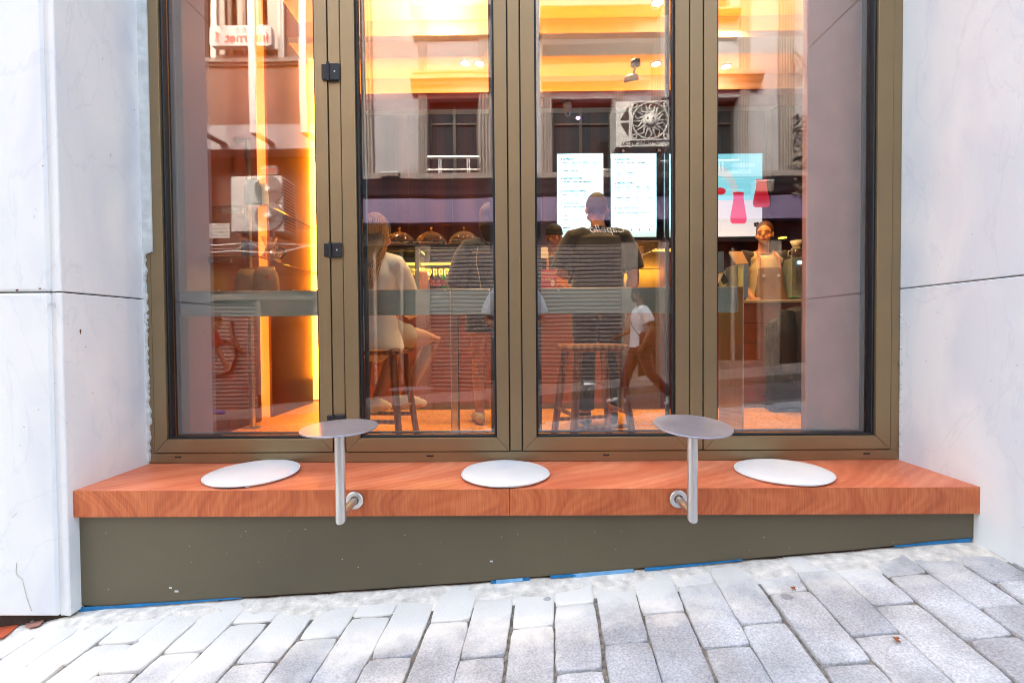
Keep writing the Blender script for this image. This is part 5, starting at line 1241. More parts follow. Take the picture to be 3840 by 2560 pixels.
q = MB(); q.tube([c+Vector((.05, 0, .11)), c+Vector((.09, 0, .105)), c+Vector((.095, 0, .06)), c+Vector((.062, 0, .03))], .008, 8, m_black); q.build('handle', None, o)
# ============================================================ pastry display case
dc = thing('display_case', 'lit glass pastry case at the left of the counter', 'display case', W(1640, 1150, 4.3)); y0 = 2.28
def bx(mb, x0, x1, ya, yb2, D, dep, m, r=.003): p = W(x0, (ya+yb2)/2, D); p2 = W(x1, (ya+yb2)/2, D); z0 = W((x0+x1)/2, yb2, D).z; z1 = W((x0+x1)/2, ya, D).z; mb.bbox((p.x, D-2, z0), (p2.x, D-2+dep, z1), r, m); return p.x, p2.x, z0, z1
m_case = mat('case_grey', C(96, 98, 94), .45, .3); m_yel = mat('case_lining', C(232, 214, 160), .5, vary=.05)
q = MB(); bx(q, 1405, 1574, 928, 940, 4.28, .5, m_case); bx(q, 1556, 1574, 941, 1130, 4.28, .03, m_case); bx(q, 1405, 1424, 941, 1130, 4.28, .03, m_case); q.build('case_frame', None, dc)
q = MB(); bx(q, 1575, 1960, 928, 936, 4.25, .5, m_blk); P = [W(1575, y, D) for y, D in ((937, 4.25), (960, 4.16), (982, 4.14))]; q.build('case_roof', None, dc)
q = MB(); x0, x1, z0, z1 = bx(q, 1406, 1960, 941, 1128, 4.70, .01, m_yel); q.box((x0, 2.3, z0-.01), (x1, 2.71, z0+.012), m_yel); q.box((x0-.01, 2.3, z0), (x0, 2.7, z1), m_yel); q.build('lining', None, dc)
for k, (ya, lb) in enumerate(((985, 0), (1030, 0), (1058, 0))):
    q = MB(); z = W(1640, ya, 4.35).z; q.bbox((x0, 2.34, z), (x1, 2.66, z+.012), .002, m_steel if k else m_blk); q.build('shelf', None, dc)
q = MB(); z = W(1640, 989, 4.33).z
q.box((x0, 2.325, z-.006), (W(1556, 990, 4.33).x, 2.335, z+.008), m_yled); q.box((W(1580, 990, 4.33).x, 2.325, z-.006), (x1, 2.335, z+.003), m_yled); q.build('led_strip', None, dc)
q = MB(); bx(q, 1592, 1960, 938, 982, 4.24, .01, mat('dark_visor', C(40, 42, 48), .3)); bx(q, 1592, 1960, 994, 1003, 4.26, .05, m_blk); q.build('visor', None, dc)
xl_, xr_ = x0, x1
area('case_light', ((xl_+xr_)/2, 2.45, W(1640, 945, 4.4).z), (0, 0, 0), 1.2, .2, 8.0, (1, .66, .12), dc)
area('case_light', ((xl_+xr_)/2, 2.42, W(1640, 1006, 4.4).z), (0, 0, 0), 1.2, .12, 7.0, (1, .68, .10), dc)
m_green = mat('green_glass', C(40, 150, 40), .15, spec=.8); m_brn = mat('brown_glass', C(60, 26, 24), .15, spec=.8); m_pinkl = mat('pink_label', C(170, 90, 100), .6)
def bottle(px, m, lb, h=.19, lm=m_pinkl, cap=m_red):
    c = W(px, 1080, 4.3); c.z = W(px, 1084, 4.3).z; o = thing('drink_bottle', lb, 'bottle', tuple(c), 'bottles in the display case'); q = MB()
    q.lathe([(0, 0), (.024, 0), (.026, .01), (.026, h*.5), (.02, h*.62), (.0105, h*.75), (.0105, h*.95), (0, h*.95)], c=tuple(c), n=20, m=m); q.build('glass_body', None, o)
    q = MB(); q.lathe([(.0268, h*.15), (.0268, h*.46)], c=tuple(c), n=20, m=lm); q.build('label', None, o); q = MB(); q.lathe([(.013, h*.94), (.013, h), (0, h)], c=tuple(c), n=14, m=cap); q.build('cap', None, o)
bottle(1622, m_brn, 'brown bottle with a pink label, beside the yellow jug'); bottle(1643, m_brn, 'brown bottle between the other brown one and a green one'); bottle(1664, m_green, 'green bottle with a pink label and red cap')
bottle(1687, m_green, 'tall green bottle with a pale blue label', .21, mat('blue_label', C(130, 170, 190), .6), m_bluelight); bottle(1712, mat('yellow_bottle', C(230, 200, 40), .3), 'yellow bottle with a black round label', .2, m_ink, m_yel)
c = W(1590, 1084, 4.3); o = thing('juice_jug', 'wide jug of amber juice at the case post', 'jug', tuple(c)); q = MB(); q.lathe([(0, 0), (.038, 0), (.042, .05), (.04, .14), (.043, .16), (0, .155)], c=tuple(c), n=24, m=mat('amber_juice', C(210, 130, 30), .2)); q.build('jug_body', None, o); q = MB(); q.tube([c+Vector((.04, 0, .13)), c+Vector((.07, 0, .12)), c+Vector((.07, 0, .05)), c+Vector((.042, 0, .03))], .006, 8, m_clear); q.build('handle', None, o)
m_crust = mat('pastry_crust', C(196, 120, 50), .5, vary=.3, vscale=40, bump=.5, bscale=60)
for i, (px, py) in enumerate(((1478, 1048), (1512, 1050), (1545, 1049))):
    c = W(px, py, 4.45); q = MB(); q.ell(c+Vector((0, 0, .02)), (.035, .03, .022), 16, 10, m_crust); q.ell(c+Vector((.02, 0, .03)), (.02, .02, .014), 12, 8, m_crust); tag(q.build('pastry'), ['left', 'middle', 'right'][i]+' one of the small pastries in the lit case', 'pastry', 'pastries in the lit case')
# cake domes
m_dome = glass_mat('dome_glass', .06, (.97, .90, .80, 1), .03, 3.0)
zdt = W(1640, 927, 4.4).z
for px, lb in ((1500, 'glass cake dome next to the fair haired woman'), (1618, 'middle glass cake dome with no pastry showing'), (1740, 'glass cake dome with a croissant, nearest the denim jacket')):
    c = W(px, 905, 4.4); c.z = zdt+.008; o = thing('cake_dome', lb, 'cake dome', tuple(c), 'glass domes on the display case'); n = 12; r_ = .148; h_ = .128
    q = MB(); q.lathe([(r_*math.cos(k/n*math.pi/2), .012+h_*math.sin(k/n*math.pi/2)) for k in range(n+1)], c=tuple(c), n=40, m=m_dome); q.build('glass_bell', None, o)
    q = MB(); q.lathe([(0, h_+.012), (.008, h_+.014), (.007, h_+.026), (.012, h_+.036), (.010, h_+.046), (0, h_+.05)], c=tuple(c), n=16, m=mat('brass_knob', C(220, 170, 90), .25, .8)); q.build('knob', None, o)
    q = MB(); q.lathe([(0, 0), (.16, 0), (.165, .008), (0, .01)], c=tuple(c), n=36, m=m_kraft); q.build('board', None, o)
for i, (px, lb, nm) in enumerate(((1470, 'round flat bread on a plate under the first dome', 'flat_bread'), (1590, 'small golden bun under the middle dome', 'golden_bun'), (1748, 'croissant under the dome nearest the denim jacket', 'croissant'))):
    c = W(px, 914, 4.38); c.z = zdt+.032; q = MB(); P = [c+Vector((.05*math.cos(t_), .03*math.sin(t_)-.02, 0)) for t_ in (0.2, .8, 1.57, 2.3, 2.9)]; q.tube(P, [.012, .022, .028, .022, .012], 12, m_crust); tag(q.build(nm), lb, 'pastry')
q0 = None; m_tagk = mat('tag_black', C(24, 20, 22), .5)
TG = [(1470, 'leftmost'), (1496, 'second'), (1524, 'third'), (1556, 'fourth'), (1592, 'fifth'), (1622, 'sixth'), (1654, 'seventh'), (1712, 'eighth, tallest'), (1736, 'ninth'), (1766, 'tenth'), (1800, 'eleventh')]
for i, (px, od) in enumerate(TG):
    a = W(px-14, 927, 4.26-.004*(i % 2)); h_ = .036 if od != 'eighth, tallest' else .046; o = thing('price_tag', 'black price card, '+od+' from the left on the case', 'price card', tuple(a), 'black price cards on the case')
    q = MB(); q.bbox((a.x, a.y, zdt+.003), (a.x+.068, a.y+.003, zdt+h_), .0008, m_tagk); q.build('card', None, o)
    q = MB(); text(q, ['BANANA BREAD', 'COOKIE', 'CROISSANT', 'SAN SEBASTIAN'][i % 4], .0095, (a.x+.006, a.y-.001, zdt+h_-.013), FRONT, m_whiteink); text(q, '85,00TL', .008, (a.x+.02, a.y-.001, zdt+.009), FRONT, m_whiteink); q.build('card_text', None, o)
# pink flyer and paper stack before the capped barista
o = thing('flyer_stand', 'pink drink flyer standing before the capped barista', 'flyer', W(2044, 1074, 4.2)); q = MB(); a = W(2004, 1012, 4.25); b = W(2089, 1074, 4.25); q.bbox((a.x, a.y, b.z-.02), (b.x, a.y+.006, a.z), .001, mat('pink_card', C(190, 92, 120), .5)); q.build('flyer_card', None, o)
q = MB(); text(q, 'ESPRESSOLAB', .024, (a.x+.045, a.y-.001, a.z-.04), FRONT, m_paper, bold=.0004); text(q, 'LIME BREEZE', .022, (a.x+.045, a.y-.001, a.z-.09), FRONT, m_paper, bold=.0004); c = Vector((b.x-.04, a.y-.001, b.z+.03)); q.ell(c, (.018, .001, .028), 14, 8, m_paper); q.ell(Vector((a.x+.012, a.y-.0012, b.z+.03)), (.03, .001, .05), 14, 8, m_paper); q.build('flyer_text', None, o)
# capped barista's paper cups: upright fan of straws/napkins
o = MB(); rnd = random.Random(6)
for k in range(9): a = W(2020+k*3.6, 955, 4.75+.002*k); M = Matrix.Translation(a) @ Euler((0, R(-8+k*1.5), 0)).to_matrix().to_4x4(); o.box((-.012, 0, -.02), (.012, .002, .075+rnd.uniform(-.006, .006)), m_paper, M)
o.box(tuple(W(2016, 968, 4.74)), tuple(W(2056, 945, 4.76)), m_paper)
tag(o.build('napkin_stack'), 'fanned white paper sleeves beside the capped barista', 'paper sleeves')
# grinder with a small cyan display, dripper stand, hanging downlight on the right
o = thing('coffee_grinder', 'tall grey coffee machine with a small blue display', 'coffee machine', W(2990, 1120, 4.75)); q = MB(); bx(q, 2968, 3060, 967, 1122, 4.75, .3, m_steeld); q.build('machine_body', None, o)
q = MB(); bx(q, 2982, 3022, 972, 1060, 4.73, .015, m_case); q.build('front_plate', None, o); q = MB(); bx(q, 2993, 3013, 978, 989, 4.715, .01, emis('blue_lcd', (.2, .7, 1, 1), .9)); q.build('display', None, o)
q = MB(); c = W(3002, 998, 4.715); q.ell(c, (.006, .003, .006), 8, 5, m_red); q.build('button', None, o)
c = W(2986, 962, 4.8); c.z = W(2986, 966, 4.75).z; o = thing('pour_over_dripper', 'white cone dripper on a glass server above the coffee machine', 'coffee dripper', tuple(c)); q = MB(); q.lathe([(.02, .10), (.03, .11), (.055, .175), (.058, .177), (.03, .105), (.02, .10)], c=tuple(c), n=26, m=m_white); q.lathe([(0, .095), (.045, .095), (.045, .102), (0, .102)], c=tuple(c), n=24, m=m_white); q.build('cone', None, o)
q = MB(); q.lathe([(.045, 0), (.055, .02), (.05, .06), (.035, .09)], c=tuple(c), n=24, m=m_clear); q.build('server', None, o); q = MB(); q.tube([c+Vector((-.045, 0, .08)), c+Vector((-.08, 0, .075)), c+Vector((-.082, 0, .03)), c+Vector((-.055, 0, .02))], .006, 8, m_white); q.build('handle', None, o)
o = MB(); c = W(2934, 893, 5.0); o.lathe([(0, 0), (.04, 0), (.04, .006), (0, .006)], c=tuple(c), n=20, m=m_yled); tag(o.build('downlight'), 'flat warm lamp disc beside the apron woman head', 'lamp')
spot(tuple(c-Vector((.5, .5, 0))+Vector((0, 0, .5))), 5, (1, .5, .12), 120, tuple(W(2860, 1100, 4.9)))
cup(W(3025, 1090, 4.45), .02, .03, .05, m_amb_cup, 'paper cone held in a stand at the counter end', 'filter_cone', 'filter')
q = MB(); q.ell(W(2975, 1118, 4.42), (.07, .03, .008), 18, 8, m_blk); q.ell(W(2975, 1116, 4.42), (.045, .02, .010), 14, 8, m_green); tag(q.build('garnish_dish'), 'dark dish of green leaves on the counter', 'dish')
# ============================================================ stools
m_stool = wood('stool_oak', C(84, 48, 30), C(128, 80, 52), C(160, 108, 74), scale=(1, 1, .08), rough=.5, wave=8, dist=2)
def stool(cx, cy, zs, r, rz, lb):
    o = thing('bar_stool', lb, 'stool', (cx, cy, FZ), 'wooden stools at the window bar'); q = MB(); M = Matrix.Translation((cx, cy, 0)) @ Matrix.Rotation(R(rz), 4, 'Z')
    q.bbox((-r, -r*.85, zs-.035), (r, r*.85, zs), .012, None, M); q.build('seat', m_stool, o)
    for sx in (-1, 1):
        for sy in (-1, 1):
            q = MB(); a = Vector((sx*r*.72, sy*r*.62, zs-.034)); b = Vector((sx*r*1.12, sy*r*1.0, FZ)); q.tube([M @ a, M @ b], [.024, .019], 4, m_stool, smooth=False, up=(1, 0, 0)); q.build('leg', None, o)
    for zz, s in ((FZ+.20, 'x'), (FZ+.27, 'y')):
        t_ = (zs-zz)/(zs-FZ); kx = lerp(.72, 1.12, t_)*r; ky = lerp(.62, 1.0, t_)*r
        for sg in (-1, 1):
            q = MB(); a, b = ((-kx, sg*ky, zz), (kx, sg*ky, zz)) if s == 'x' else ((sg*kx, -ky, zz), (sg*kx, ky, zz)); q.tube([M @ Vector(a), M @ Vector(b)], .013, 6, m_stool); q.build('rung', None, o)
    return o
c = W(2219, 1290, 2.72); stool(c.x, c.y, c.z, .17, 14, 'empty oak stool before the customer in black')
c = W(1425, 1306, 2.92); ST = c; stool(c.x, c.y, c.z, .165, -6, 'oak stool under the fair haired woman')

for nm in ('bolt',): split_pieces(nm)
# ============================================================ people
m_skin = mat('skin', C(180, 124, 94), .55, vary=.05, vscale=12); m_skind = mat('skin_dark', C(150, 98, 72), .55, vary=.06, vscale=12)
def fab(n, c, b=.6, v=.08): return mat(n, c, .85, vary=v, vscale=7, bump=b*.6, bscale=7, bdist=.012, sheen=.2)
def VV(*a): return Vector(a)
def loft(mb, pts, rad, rt=(1, 0, 0), n=14, capr=True):
    """closed tapering limb; rad = (rx along rt, ry across)"""
    pts = [Vector(p) for p in pts]; rad = [r if isinstance(r, tuple) else (r, r) for r in rad]
    P, Q = list(pts), list(rad)
    if capr:
        d0 = (pts[0]-pts[1]).normalized(); d1 = (pts[-1]-pts[-2]).normalized(); r0 = rad[0]; r1 = rad[-1]; m0, m1 = min(r0), min(r1)
        P = [pts[0]+d0*m0*.95, pts[0]+d0*m0*.7]+P+[pts[-1]+d1*m1*.7, pts[-1]+d1*m1*.95]
        Q = [(r0[0]*.25, r0[1]*.25), (r0[0]*.72, r0[1]*.72)]+Q+[(r1[0]*.72, r1[1]*.72), (r1[0]*.25, r1[1]*.25)]
    mb.tube(P, Q, n, None, up=rt)
def arm_rad(k): return [.050*k, .046*k, .040*k, .041*k, .036*k, .026*k]
def mid(a, b, t): return Vector(a).lerp(Vector(b), t)
def hand(mb, wr, d, palm_n, s=1.0, side=1, curl=.5):
    """wr wrist, d direction of the hand, palm_n palm normal"""
    d = Vector(d).normalized(); n_ = Vector(palm_n).normalized(); n_ = (n_-d*n_.dot(d)).normalized(); a = d.cross(n_).normalized()*side
    pc = Vector(wr)+d*.05*s; loft(mb, [Vector(wr), pc, Vector(wr)+d*.092*s], [(.026*s, .016*s), (.040*s, .016*s), (.038*s, .013*s)], rt=a)
    for k, (off, ln) in enumerate(((-.028, .066), (-.0095, .078), (.0095, .073), (.028, .056))):
        b = Vector(wr)+d*.088*s+a*off*s; c1 = b+(d*math.cos(curl*.5)+n_*math.sin(curl*.5))*ln*.45*s; c2 = c1+(d*math.cos(curl*1.3)+n_*math.sin(curl*1.3))*ln*.32*s; c3 = c2+(d*math.cos(curl*2)+n_*math.sin(curl*2))*ln*.23*s
        loft(mb, [b, c1, c2, c3], [.0092*s, .0086*s, .0078*s, .007*s], n=8)
    b = Vector(wr)+d*.03*s-a*.030*s; c1 = b+(d*.7-a*.6+n_*.25).normalized()*.034*s; c2 = c1+(d*.9-a*.2+n_*.4).normalized()*.03*s; loft(mb, [b, c1, c2], [.012*s, .0105*s, .009*s], n=8)
def person(label, loc, rz, J, skin, H=1.0, hair=None, parts=(), vox=.0075, fem=False, look=(0, 0), handdir=None, curl=.6, build=1.0):
    """J: joints in local metres, the person faces +y, +x is its right; returns empty and helper"""
    base = dict(pel=VV(0, 0, .93), wai=VV(0, .005, 1.07), che=VV(0, -.005, 1.27), nek=VV(0, -.015, 1.45), hed=VV(0, .015, 1.62),
                shR=VV(.175, -.01, 1.40), shL=VV(-.175, -.01, 1.40), elR=VV(.23, -.03, 1.12), elL=VV(-.23, -.03, 1.12), wrR=VV(.24, .03, .87), wrL=VV(-.24, .03, .87),
                hiR=VV(.09, 0, .90), hiL=VV(-.09, 0, .90), knR=VV(.10, .02, .49), knL=VV(-.10, .02, .49), anR=VV(.10, -.02, .08), anL=VV(-.10, -.02, .08), toR=VV(.125, .16, .03), toL=VV(-.125, .16, .03))
    base.update({k: Vector(v) for k, v in J.items()}); J = base
    o = thing('person', label, 'person', (0, 0, 0)); M = Matrix.Translation(loc) @ Matrix.Rotation(rz, 4, 'Z') @ Matrix.Scale(H, 4)
    o.location = loc
    w = build
    b = MB()
    tw = .90 if fem else 1.0
    loft(b, [J['pel']+VV(0, 0, -.05), J['pel']+VV(0, 0, .03), J['wai'], mid(J['wai'], J['che'], .5), J['che'], J['che'].lerp(J['nek'], .55), J['nek']+VV(0, 0, -.03)],
         [(.150*w, .10*w), (.160*w*(1.04 if fem else 1), .108*w), (.135*w*tw, .092*w), (.145*w*tw, .10*w), (.160*w*tw, .108*w), (.150*w*tw, .085*w), (.075*w, .058)], n=20)
    loft(b, [J['nek']+VV(0, 0, -.05), J['nek'], J['nek'].lerp(J['hed'], .55)], [.062, .054, .05], n=14)
    # head
    yaw, pit = look; HM = Euler((pit, 0, yaw)).to_matrix(); h = J['hed']
    def hp(x, y, z): return h+HM @ Vector((x, y, z))
    b.ell(h+HM @ VV(0, -.005, .03), (.076, .094, .092), 24, 16, None, HM)
    b.ell(hp(0, .022, -.045), (.057, .062, .062), 20, 12, None, HM); b.ell(hp(0, .062, -.082), (.028, .024, .022), 14, 9, None, HM)
    b.ell(hp(0, .062, .012), (.058, .026, .034), 16, 10, None, HM)
    loft(b, [hp(0, .082, .012), hp(0, .103, -.022), hp(0, .093, -.032)], [.008, .0135, .012], n=8)
    b.ell(hp(0, .078, -.055), (.026, .015, .010), 12, 8, None, HM)
    for sx in (-1, 1): b.ell(hp(sx*.078, -.004, -.01), (.010, .019, .031), 12, 8, None, HM @ Matrix.Rotation(sx*.3, 3, 'Z')); b.ell(hp(sx*.046, .048, -.03), (.026, .026, .026), 12, 8)
    # limbs
    k = w
    for s, sx in (('R', 1), ('L', -1)):
        sh, el, wr = J['sh'+s], J['el'+s], J['wr'+s]
        loft(b, [J['che'].lerp(J['nek'], .5)+VV(sx*.07, 0, 0), sh, mid(sh, el, .45), el, mid(el, wr, .35), mid(el, wr, .75), wr], [(.055*k, .05*k), (.056*k, .054*k), .045*k, .038*k, .041*k, .032*k, .025], n=14)
        d = (wr-el).normalized(); hd = (handdir or {}).get(s)
        hand(b, wr, hd[0] if hd else d, hd[1] if hd else VV(-sx, .1, 0), 1.0 if not fem else .92, side=sx*-1 if not hd else (hd[2] if len(hd) > 2 else 1), curl=curl)
        hi, kn, an, to = J['hi'+s], J['kn'+s], J['an'+s], J['to'+s]
        loft(b, [hi+VV(0, 0, .03), mid(hi, kn, .3), mid(hi, kn, .75), kn, mid(kn, an, .3), mid(kn, an, .7), an], [.086*k, .082*k, .060*k, .053*k, .056*k, .040*k, .034*k], n=16)
        hl = an+(an-to).normalized()*.03; hl.z = min(hl.z, an.z-.03); loft(b, [hl, mid(an, to, .3)+VV(0, 0, -.02), mid(an, to, .8), to], [.034, .040, .040, .026], n=12)
    b.v = [tuple(M @ Vector(v)) for v in b.v]
    bo = b.build('body', skin, o, rem=(vox, 3))
    def part(nm, fn, m, rem=(.010, 4), lb=None):
        q = MB(); fn(q); q.v = [tuple(M @ Vector(v)) for v in q.v]; po = q.build(nm, m, o, rem=rem)
        if lb: lab(po, lb)
        return po
    # eyes, brows and mouth
    def face(q):
        for sx in (-1, 1): q.ell(hp(sx*.031, .083, .004), (.010, .005, .0045), 10, 6, m_eye, HM); q.ell(hp(sx*.031, .0885, .004), (.0052, .003, .0048), 8, 6, m_ink, HM); q.tube([hp(sx*.014, .092, .022), hp(sx*.032, .091, .027), hp(sx*.05, .078, .020)], .0038, 6, m_brow)
        q.tube([hp(-.024, .090, -.055), hp(0, .096, -.056), hp(.024, .090, -.055)], [.003, .0048, .003], 6, m_lips)
    q = MB(); face(q); q.v = [tuple(M @ Vector(v)) for v in q.v]; q.build('face_features', None, o)
    return o, J, part, hp, HM, M
m_eye = mat('eye_white', C(176, 158, 144), .4); m_brow = mat('brow', C(50, 34, 26), .8); m_lips = mat('lips', C(160, 84, 76), .5)
def torso(q, J, e, w=1.0, top=1.0, hem=-.06, neck=True, fem=False, flare=0):
    tw = .92 if fem else 1.0
    pts = [J['pel']+VV(0, 0, hem), J['pel']+VV(0, 0, .04), J['wai'], mid(J['wai'], J['che'], .5), J['che'], J['che'].lerp(J['nek'], .55), J['nek']+VV(0, 0, -.035)]
    q.tube(pts, [((.158+e+flare)*w, (.112+e+flare)*w), ((.156+e)*w, (.112+e)*w), ((.142+e)*w*tw, (.100+e)*w), ((.152+e)*w*tw, (.108+e)*w), ((.164+e)*w*tw, (.112+e)*w), ((.152+e)*w*tw, (.090+e)*w), ((.080)*w, .066)], 24, None, up=(1, 0, 0))
def sleeves(q, J, e, k, frac, loose=1.0, sides='RL'):
    for s in sides:
        sx = 1 if s == 'R' else -1; sh, el, wr = J['sh'+s], J['el'+s], J['wr'+s]; P = [J['che'].lerp(J['nek'], .45)+VV(sx*.05, 0, 0), J['che'].lerp(J['nek'], .45).lerp(sh, .62)+VV(0, 0, .0), sh+VV(-sx*.008, 0, -.028), mid(sh, el, .25)]; rr = [.060*k+e, .066*k+e, .063*k+e, .056*k+e]
        if frac <= 1: P += [mid(sh, el, max(.32, frac*.6)), mid(sh, el, frac)]; rr += [(.050*k+e)*loose, (.047*k+e)*loose*1.08]
        else:
            f = frac-1; P += [mid(sh, el, .5), el, mid(el, wr, f*.5), mid(el, wr, f)]; rr += [(.048*k+e)*loose, (.042*k+e)*loose, (.042*k+e)*loose, (.034*k+e)*loose]
        q.tube(P, rr, 16, None)
def trousers(q, J, e, k, frac=1.93, top=.06, loose=1.0):
    q.tube([J['pel'].lerp(mid(J['knL'], J['knR'], .5), .30), J['pel'].lerp(mid(J['hiL'], J['hiR'], .5), 1)+VV(0, 0, -.06), J['pel']+VV(0, 0, -.02), J['pel']+VV(0, 0, top)], [((.06+e)*k, (.05+e)*k), ((.145+e)*k, (.098+e)*k), ((.154+e)*k, (.108+e)*k), ((.150+e)*k, (.104+e)*k)], 22, None, up=(1, 0, 0))
    for s in 'RL':
        hi, kn, an = J['hi'+s], J['kn'+s], J['an'+s]; P = [hi+VV(0, 0, .04)]; rr = [(.088+e)*k]
        if frac <= 1: P += [mid(hi, kn, frac*.5), mid(hi, kn, frac)]; rr += [(.086*k+e), (.076*k+e)*loose]
        else: P += [mid(hi, kn, .4), mid(hi, kn, .8), kn, mid(kn, an, .4), mid(kn, an, frac-1)]; rr += [(.080*k+e), (.064*k+e)*loose, (.060*k+e)*loose, (.056*k+e)*loose, (.046*k+e)*loose]
        q.tube(P, rr, 18, None)
def shoes(part, J, m, nm='shoe', sole=None):
    for s in 'RL':
        an, to = J['an'+s], J['to'+s]; d = (to-an); d.z = 0; d.normalize()
        def f(q):
            hl = an-d*.045+VV(0, 0, -.035); loft(q, [hl, an+d*.03+VV(0, 0, -.03), an.lerp(to, .6)+VV(0, 0, -.004), to+d*.02], [(.036, .042), (.042, .050), (.046, .036), (.034, .026)], rt=d.cross(VV(0, 0, 1)), n=14); loft(q, [an+VV(0, 0, -.02), an+VV(0, 0, .015)], [.045, .042], capr=False)
        part(nm, f, m, rem=(.007, 3))
def shorthair(part, hp, HM, m, e=.009, low=-.02, front=.055):
    def f(q):
        q.ell(hp(0, -.012, .036), (.076+e, .092+e, .090+e), 24, 16, None, HM); q.ell(hp(0, -.045, -.01), (.066+e, .054+e, .06+e), 18, 12, None, HM)
    po = part('hair', f, m, rem=(.007, 2)); return po
floor = FZ
# --- customer in black, seen from the back
m_blkshirt = fab('black_shirt', C(18, 16, 17), .9); m_jean = fab('dark_jeans', C(22, 30, 44), .5); m_hairb = mat('hair_black', C(26, 24, 28), .6, vary=.3, vscale=60, stretch=(1, 1, .2), bump=.6, bscale=200)
c = W(2243, 1250, 3.68)
o, J, part, hp, HM, M = person('broad man in a black short sleeved shirt and jeans, back to the window', (c.x, c.y, floor), 0, dict(elL=(-.27, .03, 1.12), wrL=(-.17, .22, 1.16), wrR=(.245, .06, .90), hed=(0, .045, 1.60), nek=(0, 0, 1.45), shR=(.19, 0, 1.39), shL=(-.19, 0, 1.39), elR=(.26, -.02, 1.10)), m_skin, 1.05, build=1.16, look=(0, -.35), handdir={'L': (VV(.6, .4, .5), VV(.3, .6, -.2), 1)})
def f(q): torso(q, J, .022, 1.16, hem=-.08, flare=.015); sleeves(q, J, .016, 1.16, .86, 1.22)
part('shirt', f, m_blkshirt); part('trousers', lambda q: trousers(q, J, .014, 1.12), m_jean); shoes(part, J, m_black)
def f(q): q.ell(hp(0, -.010, .036), (.081, .099, .096), 24, 16, None, HM); q.ell(hp(0, -.040, -.005), (.070, .060, .058), 18, 12, None, HM)
part('hair', f, m_hairb, (.007, 2)); part('collar', lambda q: q.tube([J['nek']+VV(.066*math.cos(t), .06*math.sin(t), -.012+.012*math.sin(-t)) for t in [i*math.pi/10 for i in range(20)]], .014, 8, closed=True), m_blkshirt, (.006, 1))
# --- seated woman with long fair hair
m_wshirt = fab('white_shirt', C(238, 234, 230), .9); m_fair = mat('fair_hair', C(172, 118, 62), .45, vary=.5, vscale=120, stretch=(1, 1, .05)); m_fair2 = mat('fair_hair_dark', C(70, 44, 26), .5, vary=.3, vscale=60)
c = W(1396, 1290, 2.93); zs = ST.z-floor
J0 = dict(pel=(0, -.01, zs+.10), wai=(0, -.03, zs+.24), che=(0, .01, zs+.42), nek=(0, .05, zs+.585), hed=(0, .09, zs+.72), shR=(.150, .04, zs+.53), shL=(-.150, .04, zs+.53), elR=(.19, .14, zs+.29), elL=(-.21, .12, zs+.29), wrR=(.12, .33, zs+.24), wrL=(-.10, .33, zs+.24),
          hiR=(.09, .02, zs+.08), hiL=(-.09, .02, zs+.08), knR=(.26, .38, zs+.05), knL=(-.02, .42, zs+.06), anR=(.12, .22, .30), anL=(-.06, .16, .28), toR=(.17, .36, .24), toL=(-.06, .30, .22))
o, J, part, hp, HM, M = person('seated woman with long fair hair and white shirt, back to the window', (c.x, c.y-.02, floor), R(-12), J0, m_skin, 1.0, fem=True, look=(0, -.1), build=.98)
def f(q): torso(q, J, .03, 1.0, hem=-.11, fem=True, flare=.03); sleeves(q, J, .02, 1.0, 1.75, 1.2)
part('shirt', f, m_wshirt); part('shorts', lambda q: trousers(q, J, .012, 1.0, .45), fab('pale_shorts', C(200, 190, 176))); shoes(part, J, fab('white_canvas', C(216, 206, 190), .1))
def f(q):
    q.ell(hp(0, -.012, .034), (.088, .104, .102), 24, 16, None, HM); b_ = hp(0, -.06, 0)
    loft(q, [hp(0, -.045, .04), hp(0, -.085, -.08), hp(0, -.185, -.23), hp(0, -.225, -.36)], [(.088, .055), (.105, .05), (.108, .038), (.085, .02)], n=20)
ho = part('hair', f, m_fair2, (.009, 3))
rnd = random.Random(8); q = MB()
for k in range(520):
    a = rnd.uniform(-1.25, 1.25); e_ = rnd.uniform(.35, 1.45); top = hp(.090*math.sin(a)*math.cos(e_), -.106*math.cos(a)*math.cos(e_)-.012, .034+.104*math.sin(e_)); x1 = .112*math.sin(a)+rnd.uniform(-.01, .01)
    ln = rnd.uniform(.34, .50)
    P = [top, hp(x1*.92, -.098*math.cos(a)-.018, .02), hp(x1*.98, -.090*math.cos(a)-.03, -.05), hp(x1*1.02+rnd.uniform(-.008, .008), -.075*math.cos(a)-.080, -.14), hp(x1*.95+rnd.uniform(-.022, .022), -.05*math.cos(a)-.165, -ln*.62), hp(x1*.8+rnd.uniform(-.045, .05), -.04*math.cos(a)-.215, -ln*.92)]
    r0 = rnd.uniform(.0012, .0028); q.tube(P, [r0*.6, r0*.9, r0, r0, r0*.7, r0*.25], 4, m_fair)
q.v = [tuple(M @ Vector(v)) for v in q.v]; hs = q.build('hair_strands', None, o); 
